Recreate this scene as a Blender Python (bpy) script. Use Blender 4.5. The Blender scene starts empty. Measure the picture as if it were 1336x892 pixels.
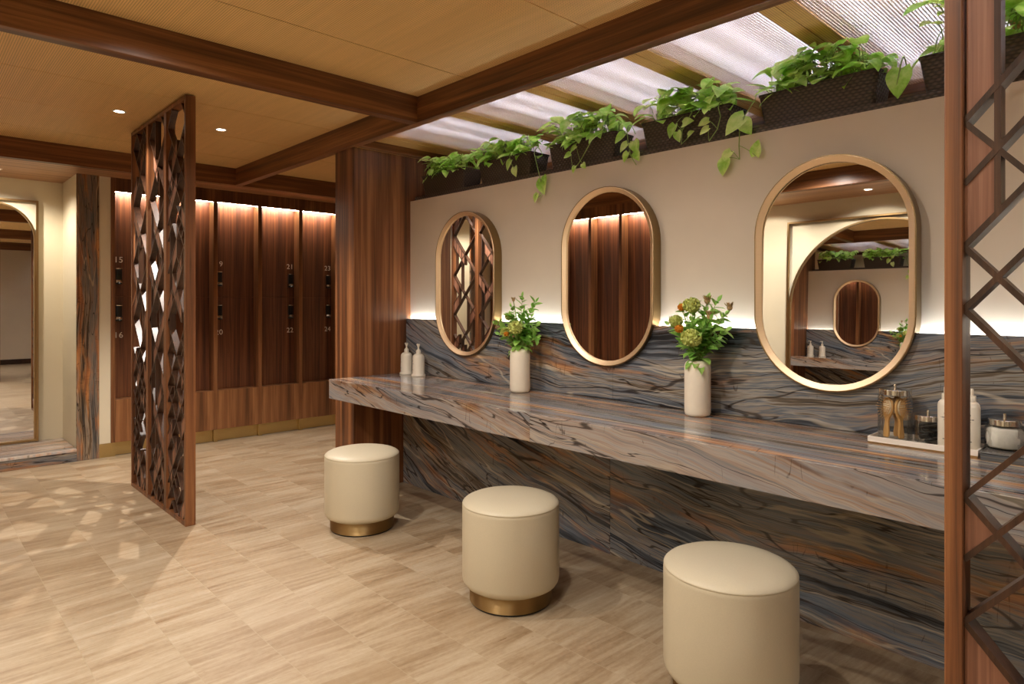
import bpy, bmesh, math, random
from mathutils import Vector, Matrix, Euler
PI = math.pi
scene = bpy.context.scene
COL = scene.collection

# ------------------------------------------------------------------ colour / node helpers
def lin(c):
    c = c / 255.0
    return c / 12.92 if c <= 0.04045 else ((c + 0.055) / 1.055) ** 2.4
def rgb(r, g, b): return (lin(r), lin(g), lin(b), 1.0)

class NT:
    def __init__(self, name):
        self.m = bpy.data.materials.new(name)
        self.m.use_nodes = True
        self.t = self.m.node_tree
        self.b = self.t.nodes['Principled BSDF']
        self.out = self.t.nodes['Material Output']
    def n(self, typ, **kw):
        nd = self.t.nodes.new(typ)
        for k, v in kw.items(): setattr(nd, k, v)
        return nd
    def l(self, a, b): self.t.links.new(a, b)
    def setin(self, sock, v):
        if isinstance(v, bpy.types.NodeSocket): self.l(v, sock)
        elif v is not None: sock.default_value = v
    def math(self, op, a, b=None, c=None, clamp=False):
        nd = self.n('ShaderNodeMath', operation=op, use_clamp=clamp)
        self.setin(nd.inputs[0], a)
        if b is not None: self.setin(nd.inputs[1], b)
        if c is not None: self.setin(nd.inputs[2], c)
        return nd.outputs[0]
    def coord(self): return self.n('ShaderNodeTexCoord').outputs['Object']
    def sep(self, v):
        nd = self.n('ShaderNodeSeparateXYZ'); self.l(v, nd.inputs[0]); return nd.outputs
    def comb(self, x=0., y=0., z=0.):
        nd = self.n('ShaderNodeCombineXYZ')
        for i, v in enumerate((x, y, z)): self.setin(nd.inputs[i], v)
        return nd.outputs[0]
    def noise(self, vec, scale=1., detail=3., rough=.55, dist=0.):
        nd = self.n('ShaderNodeTexNoise')
        self.l(vec, nd.inputs['Vector'])
        nd.inputs['Scale'].default_value = scale
        nd.inputs['Detail'].default_value = detail
        nd.inputs['Roughness'].default_value = rough
        nd.inputs['Distortion'].default_value = dist
        return nd.outputs['Fac']
    def ramp(self, fac, stops, interp='LINEAR'):
        nd = self.n('ShaderNodeValToRGB')
        cr = nd.color_ramp
        cr.interpolation = interp
        while len(cr.elements) < len(stops): cr.elements.new(.5)
        for e, (p, c) in zip(cr.elements, stops):
            e.position = p; e.color = c
        self.l(fac, nd.inputs[0])
        return nd.outputs['Color']
    def step(self, v, lo, hi):
        nd = self.n('ShaderNodeMapRange', interpolation_type='SMOOTHSTEP')
        self.setin(nd.inputs[0], v); nd.inputs[1].default_value = lo; nd.inputs[2].default_value = hi
        return nd.outputs[0]
    def mix(self, fac, a, b, blend='MIX'):
        nd = self.n('ShaderNodeMix', data_type='RGBA', blend_type=blend)
        self.setin(nd.inputs[0], fac); self.setin(nd.inputs[6], a); self.setin(nd.inputs[7], b)
        return nd.outputs[2]
    def bump(self, h, strength=.3, dist=.01):
        nd = self.n('ShaderNodeBump')
        nd.inputs['Strength'].default_value = strength
        nd.inputs['Distance'].default_value = dist
        self.l(h, nd.inputs['Height']); self.l(nd.outputs[0], self.b.inputs['Normal'])
    def base(self, c): self.setin(self.b.inputs['Base Color'], c)
    def p(self, rough=.5, metal=0., spec=.5, coat=0., **kw):
        self.b.inputs['Roughness'].default_value = rough
        self.b.inputs['Metallic'].default_value = metal
        self.b.inputs['Specular IOR Level'].default_value = spec
        self.b.inputs['Coat Weight'].default_value = coat
        for k, v in kw.items(): self.b.inputs[k.replace('_', ' ')].default_value = v
        return self.m

def plain(name, c, rough=.5, metal=0., spec=.5, var=.06, scale=40., bump=.0, **kw):
    """one colour with a slight procedural mottling"""
    t = NT(name)
    f = t.noise(t.coord(), scale, 3, .6)
    lo = tuple(x * (1 - var) for x in c[:3]) + (1,)
    hi = tuple(min(1, x * (1 + var)) for x in c[:3]) + (1,)
    t.base(t.ramp(f, [(.3, lo), (.7, hi)]))
    if bump: t.bump(f, bump, .002)
    return t.p(rough, metal, spec, **kw)

def wood(name, axis='z', dark=(52, 27, 15), mid=(92, 50, 28), light=(128, 76, 44), rough=.38, stripe=1.0, seed=0.):
    t = NT(name)
    s = t.sep(t.coord())
    i = 'xyz'.index(axis)
    a, o1, o2 = s[i], s[(i + 1) % 3], s[(i + 2) % 3]
    def co(ka, ko, off):
        return t.comb(t.math('MULTIPLY_ADD', a, ka, off + seed), t.math('MULTIPLY', o1, ko), t.math('MULTIPLY', o2, ko))
    broad = t.noise(co(.35, 14., 3.1), 1., 3, .5, .5)
    mid_n = t.noise(co(.9, 34., 7.7), 1., 4, .6, .9)
    fine = t.noise(co(2.2, 190., 1.3), 1., 3, .7)
    f = t.math('ADD', t.math('MULTIPLY', broad, .55 * stripe), t.math('MULTIPLY', mid_n, .45))
    f = t.math('ADD', f, t.math('MULTIPLY', t.math('SUBTRACT', fine, .5), .22))
    k = .5 * (.55 * stripe + .45)
    t.base(t.ramp(f, [(k - .14, rgb(*dark)), (k, rgb(*mid)), (k + .15, rgb(*light))]))
    t.bump(fine, .06, .002)
    return t.p(rough, 0, .45)

def stone(name, vx='z', slope=0., curve=0., cx=0., bright=1., warm=.0, rough=.16, freq=1., seed=0., amp=.16, split=None, light=False, xfreq=1., vamp=1., ax='x', tint=None):
    """banded blue-grey / charcoal / rust quartzite; bands follow v = (vx) + slope*x - curve*(x-cx)^2"""
    t = NT(name)
    s = t.sep(t.coord())
    X, V = s['xyz'.index(ax)], s['xyz'.index(vx)]
    W = t.math('ADD', s[0], t.math('ADD', s[1], s[2]))
    dx = t.math('SUBTRACT', X, cx)
    v = t.math('ADD', V, t.math('MULTIPLY', X, slope))
    v = t.math('SUBTRACT', v, t.math('MULTIPLY', t.math('MULTIPLY', dx, dx), curve))
    if split is not None:
        v = t.math('ADD', v, t.math('MULTIPLY', t.math('GREATER_THAN', X, split), .23))
    xx = t.math('MULTIPLY', X, xfreq)
    w1 = t.noise(t.comb(t.math('MULTIPLY_ADD', xx, .9, seed), t.math('MULTIPLY', V, 1.6), seed), 1., 2, .5)
    w2 = t.noise(t.comb(t.math('MULTIPLY_ADD', xx, 3.2, seed + 9), t.math('MULTIPLY', V, 5.), 2.), 1., 3, .55)
    v = t.math('ADD', v, t.math('MULTIPLY', t.math('SUBTRACT', w1, .5), amp * 2))
    v = t.math('ADD', v, t.math('MULTIPLY', t.math('SUBTRACT', w2, .5), amp * .42))
    def bandn(kx, kv, off, det=4, ro=.6):
        return t.noise(t.comb(t.math('MULTIPLY_ADD', xx, kx, off + seed), off * 3.7, t.math('MULTIPLY', v, kv * freq)), 1., det, ro)
    b1 = bandn(.28, 8., 1.0, 5, .62)
    b2 = bandn(.6, 30., 4.0, 5, .68)
    b3 = bandn(2.2, 120., 8.0, 2, .6)
    b4 = t.noise(t.comb(t.math('MULTIPLY_ADD', xx, 6., seed), t.math('MULTIPLY', W, 6.), t.math('MULTIPLY', v, 330. * freq)), 1., 2, .6)
    f = t.math('ADD', t.math('MULTIPLY', b1, .48), t.math('MULTIPLY', b2, .34))
    f = t.math('ADD', f, t.math('MULTIPLY', b3, .15))
    f = t.math('ADD', f, t.math('MULTIPLY', b4, .06))
    f = t.math('MULTIPLY_ADD', t.math('SUBTRACT', f, .515), 1.45, .5)
    B = bright
    def c(r, g, b): return tuple(min(1, x * B) for x in rgb(r, g, b)[:3]) + (1,)
    if light:
        stops = [(.36, c(92, 92, 96)), (.42, c(138, 134, 132)), (.46, c(166, 144, 130)), (.50, c(176, 166, 156)), (.545, c(150, 146, 146)),
                 (.58, c(176, 150, 130)), (.64, c(128, 116, 110))]
    else:
        stops = [(.36, c(22, 24, 28)), (.425, c(60, 64, 70)), (.46, c(94, 99, 106)), (.495, c(116, 107, 97)), (.52, c(70, 78, 88)), (.555, c(126, 122, 116)),
                 (.585, c(86, 76, 64)), (.64, c(40, 38, 38))]
    col = t.ramp(f, stops)
    # rust and ochre seams
    r1 = bandn(.7, 9., 13.0, 4, .6)
    rust = t.step(r1, .545 - warm, .64 - warm)
    blot = t.noise(t.comb(t.math('MULTIPLY', xx, 2.6), seed, t.math('MULTIPLY', v, 14.)), 1., 4, .65)
    rust = t.math('MULTIPLY', rust, t.step(blot, .40, .62))
    rc = t.ramp(bandn(1.5, 40., 21.0, 3), [(.35, c(98, 62, 38)), (.52, c(150, 104, 66)), (.68, c(180, 142, 98))])
    col = t.mix(t.math('MULTIPLY', rust, .85), col, rc)
    # blue-grey cloud
    bl = t.step(bandn(.5, 6., 31.0, 3), .52, .66)
    col = t.mix(t.math('MULTIPLY', bl, .4), col, c(98, 112, 128) if not light else c(136, 140, 148))
    # dark thin veins along the bands
    for off, kv, wd in ((41., 4.2, .0075), (53., 7.0, .006), (59., 12., .007)):
        vn = bandn(.55, kv, off, 3, .5)
        d = t.math('ABSOLUTE', t.math('SUBTRACT', vn, .5))
        line = t.math('SUBTRACT', 1., t.step(d, wd * .25 * vamp, wd * vamp))
        col = t.mix(t.math('MULTIPLY', line, .8), col, c(28, 20, 16))
    # pale hairline seams
    vn = bandn(.4, 5.5, 67., 3, .5)
    line = t.math('SUBTRACT', 1., t.step(t.math('ABSOLUTE', t.math('SUBTRACT', vn, .47)), .002, .008))
    col = t.mix(t.math('MULTIPLY', line, .3), col, c(200, 186, 162))
    # rare cross cracks
    cr = t.noise(t.comb(t.math('MULTIPLY', X, 5.), t.math('MULTIPLY', V, .9), seed), 1., 3, .6)
    line = t.math('SUBTRACT', 1., t.step(t.math('ABSOLUTE', t.math('SUBTRACT', cr, .5)), .001, .005))
    line = t.math('MULTIPLY', line, t.step(blot, .5, .6))
    col = t.mix(t.math('MULTIPLY', line, .6), col, c(50, 34, 22))
    if tint: col = t.mix(1., col, tint, 'MULTIPLY')
    t.base(col)
    return t.p(rough, 0, .5)

def emission(name, c, strength):
    t = NT(name)
    t.base((.8, .8, .8, 1))
    t.b.inputs['Emission Color'].default_value = c
    t.b.inputs['Emission Strength'].default_value = strength
    return t.p(.5)

# ------------------------------------------------------------------ mesh helpers
class MB:
    def __init__(self): self.bm = bmesh.new()
    def face(self, pts, mi=0):
        vs = [self.bm.verts.new(p) for p in pts]
        f = self.bm.faces.new(vs); f.material_index = mi; return f
    def box(self, x0, x1, y0, y1, z0, z1, mi=0, bev=0.):
        v = [self.bm.verts.new((x, y, z)) for x in (x0, x1) for y in (y0, y1) for z in (z0, z1)]
        fs = []
        for q in ((0, 1, 3, 2), (4, 6, 7, 5), (0, 4, 5, 1), (2, 3, 7, 6), (0, 2, 6, 4), (1, 5, 7, 3)):
            f = self.bm.faces.new([v[i] for i in q]); f.material_index = mi; fs.append(f)
        if bev > 0:
            es = list({e for f in fs for e in f.edges})
            r = bmesh.ops.bevel(self.bm, geom=es, offset=bev, segments=2, affect='EDGES', profile=.5)
            for f in r['faces']: f.material_index = mi
        return self
    def loops(self, rings, close=True, cap0=False, cap1=False, mi=0):
        R = [[self.bm.verts.new(p) for p in r] for r in rings]
        n = len(R[0])
        for a, b in zip(R[:-1], R[1:]):
            for i in range(n if close else n - 1):
                j = (i + 1) % n
                f = self.bm.faces.new((a[i], a[j], b[j], b[i])); f.material_index = mi
        if cap0: self.bm.faces.new(list(reversed(R[0]))).material_index = mi
        if cap1: self.bm.faces.new(R[-1]).material_index = mi
        return R
    def lathe(self, prof, n=48, c=(0, 0, 0), cap0=True, cap1=True, mi=0, jitter=None):
        rings = []
        for r, z in prof:
            rings.append([(c[0] + r * math.cos(2 * PI * i / n), c[1] + r * math.sin(2 * PI * i / n), c[2] + z) for i in range(n)])
        self.loops(rings, True, cap0, cap1, mi); return self
    def tube(self, pts, r, n=8, mi=0, taper=None):
        pts = [Vector(p) for p in pts]
        rings = []
        up = Vector((0.31, .27, .91))
        for i, p in enumerate(pts):
            d = (pts[min(i + 1, len(pts) - 1)] - pts[max(i - 1, 0)])
            if d.length < 1e-9: d = Vector((0, 0, 1))
            d.normalize()
            a = d.cross(up)
            if a.length < 1e-4: a = d.cross(Vector((1, 0, 0)))
            a.normalize(); b = d.cross(a)
            rr = r if taper is None else r + (taper - r) * i / (len(pts) - 1)
            rings.append([p + (a * math.cos(2 * PI * k / n) + b * math.sin(2 * PI * k / n)) * rr for k in range(n)])
        self.loops(rings, True, True, True, mi); return self
    def prism(self, poly, f0, f1, mi=0):
        """poly: list of 2D points; f0/f1 map (u, v) to 3D on the two caps"""
        a = [self.bm.verts.new(f0(*p)) for p in poly]
        b = [self.bm.verts.new(f1(*p)) for p in poly]
        n = len(poly)
        for f in (list(reversed(a)), b): self.bm.faces.new(f).material_index = mi
        for i in range(n):
            j = (i + 1) % n
            self.bm.faces.new((a[i], a[j], b[j], b[i])).material_index = mi
        return self
    def torus(self, R, r, c=(0, 0, 0), rot=None, n=24, m=8, mi=0):
        rot = rot or Matrix.Identity(3)
        rings = []
        for i in range(n + 1):
            A = 2 * PI * i / n
            rings.append([Vector(c) + rot @ Vector(((R + r * math.cos(2 * PI * k / m)) * math.cos(A), (R + r * math.cos(2 * PI * k / m)) * math.sin(A), r * math.sin(2 * PI * k / m))) for k in range(m)])
        self.loops(rings, True, False, False, mi)
        return self
    def build(self, name, mats, parent=None, smooth=None, bevel=0., loc=None, weld=True):
        if weld: bmesh.ops.remove_doubles(self.bm, verts=self.bm.verts, dist=1e-6)
        bmesh.ops.recalc_face_normals(self.bm, faces=self.bm.faces)
        me = bpy.data.meshes.new(name)
        self.bm.to_mesh(me); self.bm.free()
        for m in (mats if isinstance(mats, (list, tuple)) else [mats]): me.materials.append(m)
        if smooth is not None:
            me.shade_smooth(); me.set_sharp_from_angle(angle=math.radians(smooth))
        o = bpy.data.objects.new(name, me); COL.objects.link(o)
        if parent: o.parent = parent
        if loc: o.location = loc
        if bevel > 0:
            md = o.modifiers.new('edge', 'BEVEL'); md.width = bevel; md.segments = 2; md.limit_method = 'ANGLE'; md.angle_limit = math.radians(40)
        return o

def tag(o, label=None, cat=None, group=None):
    if label: o['label'] = label
    if cat: o['category'] = cat
    if group: o['group'] = group
    return o
def thing(name, label, cat, loc=(0, 0, 0), rz=0., group=None):
    o = bpy.data.objects.new(name, None); COL.objects.link(o)
    o.empty_display_size = .1
    o.location = loc; o.rotation_euler = (0, 0, rz)
    return tag(o, label, cat, group)
def struct(name, mb, m, **kw):
    o = mb.build(name, m, **kw); o['kind'] = 'structure'; return o
def copy_tree(o, parent=None):
    c = o.copy(); COL.objects.link(c)
    if parent: c.parent = parent
    for ch in list(o.children):
        copy_tree(ch, c)
    return c
def text_mesh(s, size, depth=.001, align='CENTER'):
    cu = bpy.data.curves.new('txt', 'FONT'); cu.body = s; cu.size = size; cu.extrude = depth; cu.align_x = align
    cu.space_character = 1.05; cu.resolution_u = 3
    ob = bpy.data.objects.new('txt', cu); COL.objects.link(ob)
    dg = bpy.context.evaluated_depsgraph_get()
    me = bpy.data.meshes.new_from_object(ob.evaluated_get(dg))
    bpy.data.objects.remove(ob); bpy.data.curves.remove(cu)
    return me

# ------------------------------------------------------------------ materials
M = {}
M['wood_x'] = wood('walnut_x', 'x', (70, 42, 24), (110, 69, 40), (150, 102, 63))
M['wood_y'] = wood('walnut_y', 'y', (70, 42, 24), (110, 69, 40), (150, 102, 63), seed=4.)
M['wood_z'] = wood('walnut_z', 'z', (70, 42, 24), (110, 69, 40), (150, 102, 63), seed=8.)
M['wood_door_dim'] = wood('walnut_door_dim', 'z', (66, 37, 22), (100, 58, 35), (136, 88, 54), seed=2., rough=.42)  # door colour darkened so the recess sides beside it look lit
M['wood_carcass_lit'] = wood('walnut_carcass_lit', 'z', (92, 58, 34), (132, 86, 52), (166, 116, 74), seed=2.5, rough=.4)  # same walnut, lightened to paint strip light onto the recess sides
M['wood_column'] = wood('walnut_column', 'z', (70, 40, 23), (118, 72, 42), (158, 106, 66), stripe=1.35, seed=5., rough=.34)
M['wood_soffit'] = wood('walnut_soffit', 'y', (140, 100, 70), (178, 134, 98), (204, 162, 122), seed=3.)
M['wood_soffit_x'] = wood('walnut_soffit_across', 'x', (140, 100, 70), (178, 134, 98), (204, 162, 122), seed=6.)
M['screen_wood'] = wood('screen_walnut', 'z', (80, 48, 28), (122, 76, 45), (158, 106, 66), seed=11.)
M['screen_bar'] = wood('screen_dark_bar', 'z', (46, 29, 20), (68, 44, 30), (92, 62, 44), seed=12., rough=.35)
M['screen_panel'] = wood('screen_infill', 'z', (92, 58, 44), (138, 94, 72), (176, 130, 104), seed=13., rough=.5)
M['baseboard'] = wood('dark_baseboard', 'x', (34, 18, 11), (52, 28, 16), (70, 40, 24))

def plaster(name, c, var=.05):
    t = NT(name)
    co = t.coord()
    f = t.noise(co, 1.6, 4, .6); g = t.noise(co, 160., 2, .6)
    lo = tuple(x * (1 - var) for x in c[:3]) + (1,); hi = tuple(min(1, x * (1 + var)) for x in c[:3]) + (1,)
    t.base(t.ramp(f, [(.3, lo), (.7, hi)]))
    t.bump(g, .05, .001)
    return t.p(.6, 0, .3)
M['plaster'] = plaster('warm_grey_plaster', rgb(208, 193, 172))
M['cream'] = plaster('cream_plaster', rgb(226, 216, 190), .03)
M['white'] = plaster('white_paint', rgb(236, 232, 226), .02)

# floor: 0.2775 m rows of vein-cut travertine
def floor_mat():
    t = NT('travertine_tiles')
    s = t.sep(t.coord()); X, Y = s[0], s[1]
    yy = t.math('DIVIDE', t.math('SUBTRACT', Y, .805), .2775)
    row = t.math('FLOOR', yy); fy = t.math('FRACT', yy)
    wn = t.n('ShaderNodeTexWhiteNoise', noise_dimensions='1D'); t.l(row, wn.inputs['W'])
    xx = t.math('ADD', t.math('DIVIDE', X, .60), wn.outputs['Value'])
    colx = t.math('FLOOR', xx); fx = t.math('FRACT', xx)
    wn2 = t.n('ShaderNodeTexWhiteNoise', noise_dimensions='2D')
    t.l(t.comb(row, colx, 0), wn2.inputs['Vector'])
    idv = wn2.outputs['Value']
    off = t.math('MULTIPLY', idv, 60.)
    sl = t.math('MULTIPLY', Y, t.math('MULTIPLY', t.math('SUBTRACT', idv, .5), .22))
    xs = t.math('ADD', X, sl)
    v1 = t.noise(t.comb(t.math('MULTIPLY_ADD', xs, 9., off), t.math('MULTIPLY', Y, 1.2), off), 1., 4, .6, .3)
    v2 = t.noise(t.comb(t.math('MULTIPLY_ADD', xs, 42., off), t.math('MULTIPLY', Y, 3.), off), 1., 4, .65)
    v3 = t.noise(t.comb(t.math('MULTIPLY', X, 70.), t.math('MULTIPLY', Y, 40.), 0.), 1., 3, .7)
    f = t.math('ADD', t.math('MULTIPLY', v1, .48), t.math('MULTIPLY', v2, .38))
    f = t.math('ADD', f, t.math('MULTIPLY', v3, .14))
    f = t.math('ADD', f, t.math('MULTIPLY', t.math('SUBTRACT', idv, .5), .045))
    col = t.ramp(f, [(.31, rgb(120, 96, 68)), (.41, rgb(152, 128, 99)), (.50, rgb(172, 151, 123)), (.58, rgb(184, 166, 140)), (.68, rgb(198, 183, 160))])
    # partial-width stripes: strips inside one tile read as narrow planks
    st = t.n('ShaderNodeTexWhiteNoise', noise_dimensions='2D')
    t.l(t.comb(t.math('FLOOR', t.math('MULTIPLY', xs, 7.5)), row, 0), st.inputs['Vector'])
    col = t.mix(t.math('MULTIPLY', t.step(st.outputs['Value'], .84, 1.), .35), col, rgb(152, 126, 94))
    # pits
    pit = t.step(t.noise(t.comb(t.math('MULTIPLY', X, 60.), t.math('MULTIPLY', Y, 22.), 5.), 1., 2, .5), .70, .76)
    col = t.mix(t.math('MULTIPLY', pit, .35), col, rgb(120, 92, 60))
    ey = t.math('MULTIPLY', t.math('MINIMUM', fy, t.math('SUBTRACT', 1., fy)), .2775)
    ex = t.math('MULTIPLY', t.math('MINIMUM', fx, t.math('SUBTRACT', 1., fx)), .60)
    gy = t.math('SUBTRACT', 1., t.step(ey, .0012, .0026))
    gx = t.math('MULTIPLY', t.math('SUBTRACT', 1., t.step(ex, .0008, .0018)), .6)
    g = t.math('MAXIMUM', gy, gx)
    col = t.mix(t.math('MULTIPLY', g, .55), col, rgb(176, 158, 130))
    t.base(col)
    h = t.math('SUBTRACT', t.math('MULTIPLY', v2, .12), g)
    t.bump(h, .25, .002)
    t.l(t.math('MULTIPLY_ADD', v2, .2, .22), t.b.inputs['Roughness'])
    t.b.inputs['Specular IOR Level'].default_value = .5
    return t.m
M['floor'] = floor_mat()

# ceiling: tan perforated panels
def perforated(name, c, pitch=.0105, dark=.42):
    t = NT(name)
    s = t.sep(t.coord())
    k = 2 * PI / pitch
    a = t.math('SINE', t.math('MULTIPLY', s[0], k)); b = t.math('SINE', t.math('MULTIPLY', s[1], k))
    h = t.math('MULTIPLY', t.math('MULTIPLY_ADD', a, .5, .5), t.math('MULTIPLY_ADD', b, .5, .5))
    hole = t.step(h, .42, .58)
    g = t.noise(t.comb(t.math('MULTIPLY', s[0], 1.5), t.math('MULTIPLY', s[1], 25.), 0), 1., 3, .6)
    colr = t.ramp(g, [(.3, tuple(x * .94 for x in c[:3]) + (1,)), (.7, tuple(min(1, x * 1.05) for x in c[:3]) + (1,))])
    col = t.mix(hole, colr, tuple(x * dark for x in c[:3]) + (1,))
    t.base(col)
    return t.p(.55, 0, .25)
M['ceiling'] = perforated('tan_perforated_panel', rgb(246, 206, 142))
M['ceiling_band'] = perforated('tan_perforated_band', rgb(214, 168, 100))

def mesh_sheet():
    t = NT('woven_light_mesh')
    s = t.sep(t.coord())
    k = 2 * PI / .0125
    a = t.math('MULTIPLY_ADD', t.math('SINE', t.math('MULTIPLY', s[0], k)), .5, .5)
    b = t.math('MULTIPLY_ADD', t.math('SINE', t.math('MULTIPLY', s[1], k)), .5, .5)
    h = t.math('MAXIMUM', t.step(a, .45, .7), t.math('MULTIPLY', t.step(b, .6, .85), .7))
    tr = t.n('ShaderNodeBsdfTransparent')
    t.base(rgb(190, 160, 138))
    t.b.inputs['Roughness'].default_value = .6
    ms = t.n('ShaderNodeMixShader')
    t.l(t.math('MULTIPLY_ADD', h, .66, .16), ms.inputs[0])
    t.l(tr.outputs[0], ms.inputs[1]); t.l(t.b.outputs[0], ms.inputs[2])
    t.l(ms.outputs[0], t.out.inputs['Surface'])
    return t.m
M['mesh'] = mesh_sheet()
def diffuser():
    t = NT('opal_diffuser')
    tl = t.n('ShaderNodeBsdfTranslucent'); tl.inputs[0].default_value = (.86, .85, .86, 1)
    t.base((.8, .8, .8, 1)); t.b.inputs['Roughness'].default_value = .5
    ms = t.n('ShaderNodeMixShader'); ms.inputs[0].default_value = .25
    t.l(tl.outputs[0], ms.inputs[1]); t.l(t.b.outputs[0], ms.inputs[2])
    t.l(ms.outputs[0], t.out.inputs['Surface'])
    return t.m
M['diffuser'] = diffuser()

M['stone_splash'] = stone('quartzite_splashback', 'z', 0., .075, -1.9, 1.6, .012, .16, .75, 3.3, .10, None)
M['stone_lower'] = stone('quartzite_lower', 'z', 0., .062, -.5, 1.75, .035, .2, .75, 11.7, .10, -2.18)
M['stone_top'] = stone('quartzite_top', 'y', .05, 0., 0., 2.0, .095, .09, 1.3, 21.3, .05, None, xfreq=.5)
M['stone_apron'] = stone('quartzite_apron', 'z', .16, 0., 0., .80, .05, .16, 1.1, 5.1, .10, -2.18, light=True)
M['stone_step'] = stone('quartzite_step', 'z', .0, 0., 0., 1.25, .05, .2, 1.4, 8.8, .05, ax='y')
M['stone_step_top'] = stone('quartzite_step_top', 'x', .0, 0., 0., 1.5, .02, .14, 1.4, 18.8, .12, light=True, ax='y')
M['stone_post'] = stone('quartzite_post', 'y', .0, 0., 0., 1.5, .10, .2, 1.2, 28.1, .05, ax='z', vamp=.5, tint=(1., .80, .62, 1))
M['stone_post_x'] = stone('quartzite_post_x', 'x', .0, 0., 0., 1.5, .10, .2, 1.2, 28.1, .05, ax='z', vamp=.5, tint=(1., .80, .62, 1))
M['stone_riser'] = stone('quartzite_riser', 'z', .0, 0., 0., .9, .0, .25, 2.0, 31., .04)

def brass(name, c, rough=.28, aniso=.4):
    t = NT(name)
    f = t.noise(t.comb(t.math('MULTIPLY', t.sep(t.coord())[2], 300.), 0., 0.), 1., 2, .6)
    t.base(t.ramp(f, [(.3, tuple(x * .92 for x in c[:3]) + (1,)), (.7, c)]))
    if aniso > 0: t.bump(t.noise(t.comb(t.math('MULTIPLY', t.sep(t.coord())[2], 900.), 0., 0.), 1., 2, .6), aniso, .002)
    return t.p(rough, 1.)
M['brass'] = brass('brushed_brass', rgb(190, 160, 114), .28, 0.)
M['brass_band'] = brass('brushed_brass_band', rgb(186, 156, 108), .52, 0.)
def radial(m):
    nt = m.node_tree; b = nt.nodes['Principled BSDF']
    tg = nt.nodes.new('ShaderNodeTangent'); tg.direction_type = 'RADIAL'; tg.axis = 'Z'
    nt.links.new(tg.outputs[0], b.inputs['Tangent'])
    b.inputs['Anisotropic'].default_value = 1.; b.inputs['Anisotropic Rotation'].default_value = .25
radial(M['brass_band'])
M['brass_dark'] = brass('aged_brass', rgb(150, 126, 88), .3, 0.)
M['brass_copper'] = brass('warm_brass_bevel', rgb(246, 218, 180), .46, 0.)
M['brass_plinth'] = brass('brass_plinth', rgb(206, 180, 124), .42, 0.)
M['chrome'] = plain('chrome', rgb(226, 222, 214), .12, 1., var=.02)
M['black'] = plain('black_plastic', rgb(20, 19, 19), .3)
M['white_digit'] = plain('pale_digit', rgb(236, 226, 208), .5)
M['gap'] = plain('dark_gap', rgb(24, 18, 14), .8)
def mirror_mat():
    t = NT('mirror_silver')
    f = t.noise(t.coord(), 3., 1, .5)
    t.base(t.ramp(f, [(0., (.90, .90, .90, 1)), (1., (.93, .93, .92, 1))]))
    return t.p(0., 1.)
M['mirror'] = mirror_mat()
M['leather'] = plain('cream_leather', rgb(200, 189, 164), .42, 0., .4, .03, 260., .05)
M['ceramic'] = plain('matt_ivory_ceramic', rgb(238, 226, 206), .55, 0., .35, .025, 30., .03)
M['bottle'] = plain('white_bottle_plastic', rgb(236, 226, 208), .3, 0., .5, .015)
M['ink'] = plain('grey_print', rgb(96, 88, 82), .6)
M['tray'] = plain('white_lacquer', rgb(244, 234, 222), .25, 0., .5, .01)
M['brushwood'] = wood('beech', 'z', (186, 134, 72), (214, 164, 98), (232, 190, 126), seed=1., rough=.45)
M['brushpad'] = plain('brush_cushion', rgb(244, 226, 190), .6)
M['cotton'] = plain('cotton', rgb(236, 230, 218), .9, 0., .1, .04, 90., .3)
M['soil'] = plain('potting_soil', rgb(52, 38, 27), .9, 0., .2, .4, 120., .4)
def glass():
    t = NT('clear_glass')
    f = t.noise(t.coord(), 4., 1)
    t.base(t.ramp(f, [(0., (.97, .98, .97, 1)), (1., (.99, .99, .99, 1))]))
    tr = t.n('ShaderNodeBsdfTransparent'); tr.inputs[0].default_value = (.985, .99, .985, 1)
    gl = t.n('ShaderNodeBsdfGlossy'); gl.inputs['Roughness'].default_value = .03
    fr = t.n('ShaderNodeFresnel'); fr.inputs[0].default_value = 1.45
    ms = t.n('ShaderNodeMixShader')
    t.l(t.math('MULTIPLY', fr.outputs[0], .55), ms.inputs[0]); t.l(tr.outputs[0], ms.inputs[1]); t.l(gl.outputs[0], ms.inputs[2])
    t.l(ms.outputs[0], t.out.inputs['Surface'])
    return t.m
M['glass'] = glass()
def weave():
    t = NT('woven_brown_plastic')
    s = t.sep(t.coord())
    u = t.math('ADD', s[0], s[1])
    kx, kz = 2 * PI / .026, 2 * PI / .013
    zz = t.math('MULTIPLY', s[2], kz)
    sh = t.math('MULTIPLY', t.math('FLOOR', t.math('DIVIDE', s[2], .0065 * 2)), PI)
    a = t.math('MULTIPLY_ADD', t.math('SINE', t.math('ADD', t.math('MULTIPLY', u, kx), sh)), .5, .5)
    b = t.math('ABSOLUTE', t.math('SINE', t.math('MULTIPLY', zz, .5)))
    h = t.math('MULTIPLY', t.math('POWER', b, .6), t.math('MULTIPLY_ADD', a, .7, .3))
    t.base(t.ramp(h, [(.08, rgb(34, 26, 21)), (.5, rgb(66, 52, 43)), (1., rgb(84, 67, 56))]))
    t.bump(h, .6, .004)
    return t.p(.42, 0, .45)
M['weave'] = weave()
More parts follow.
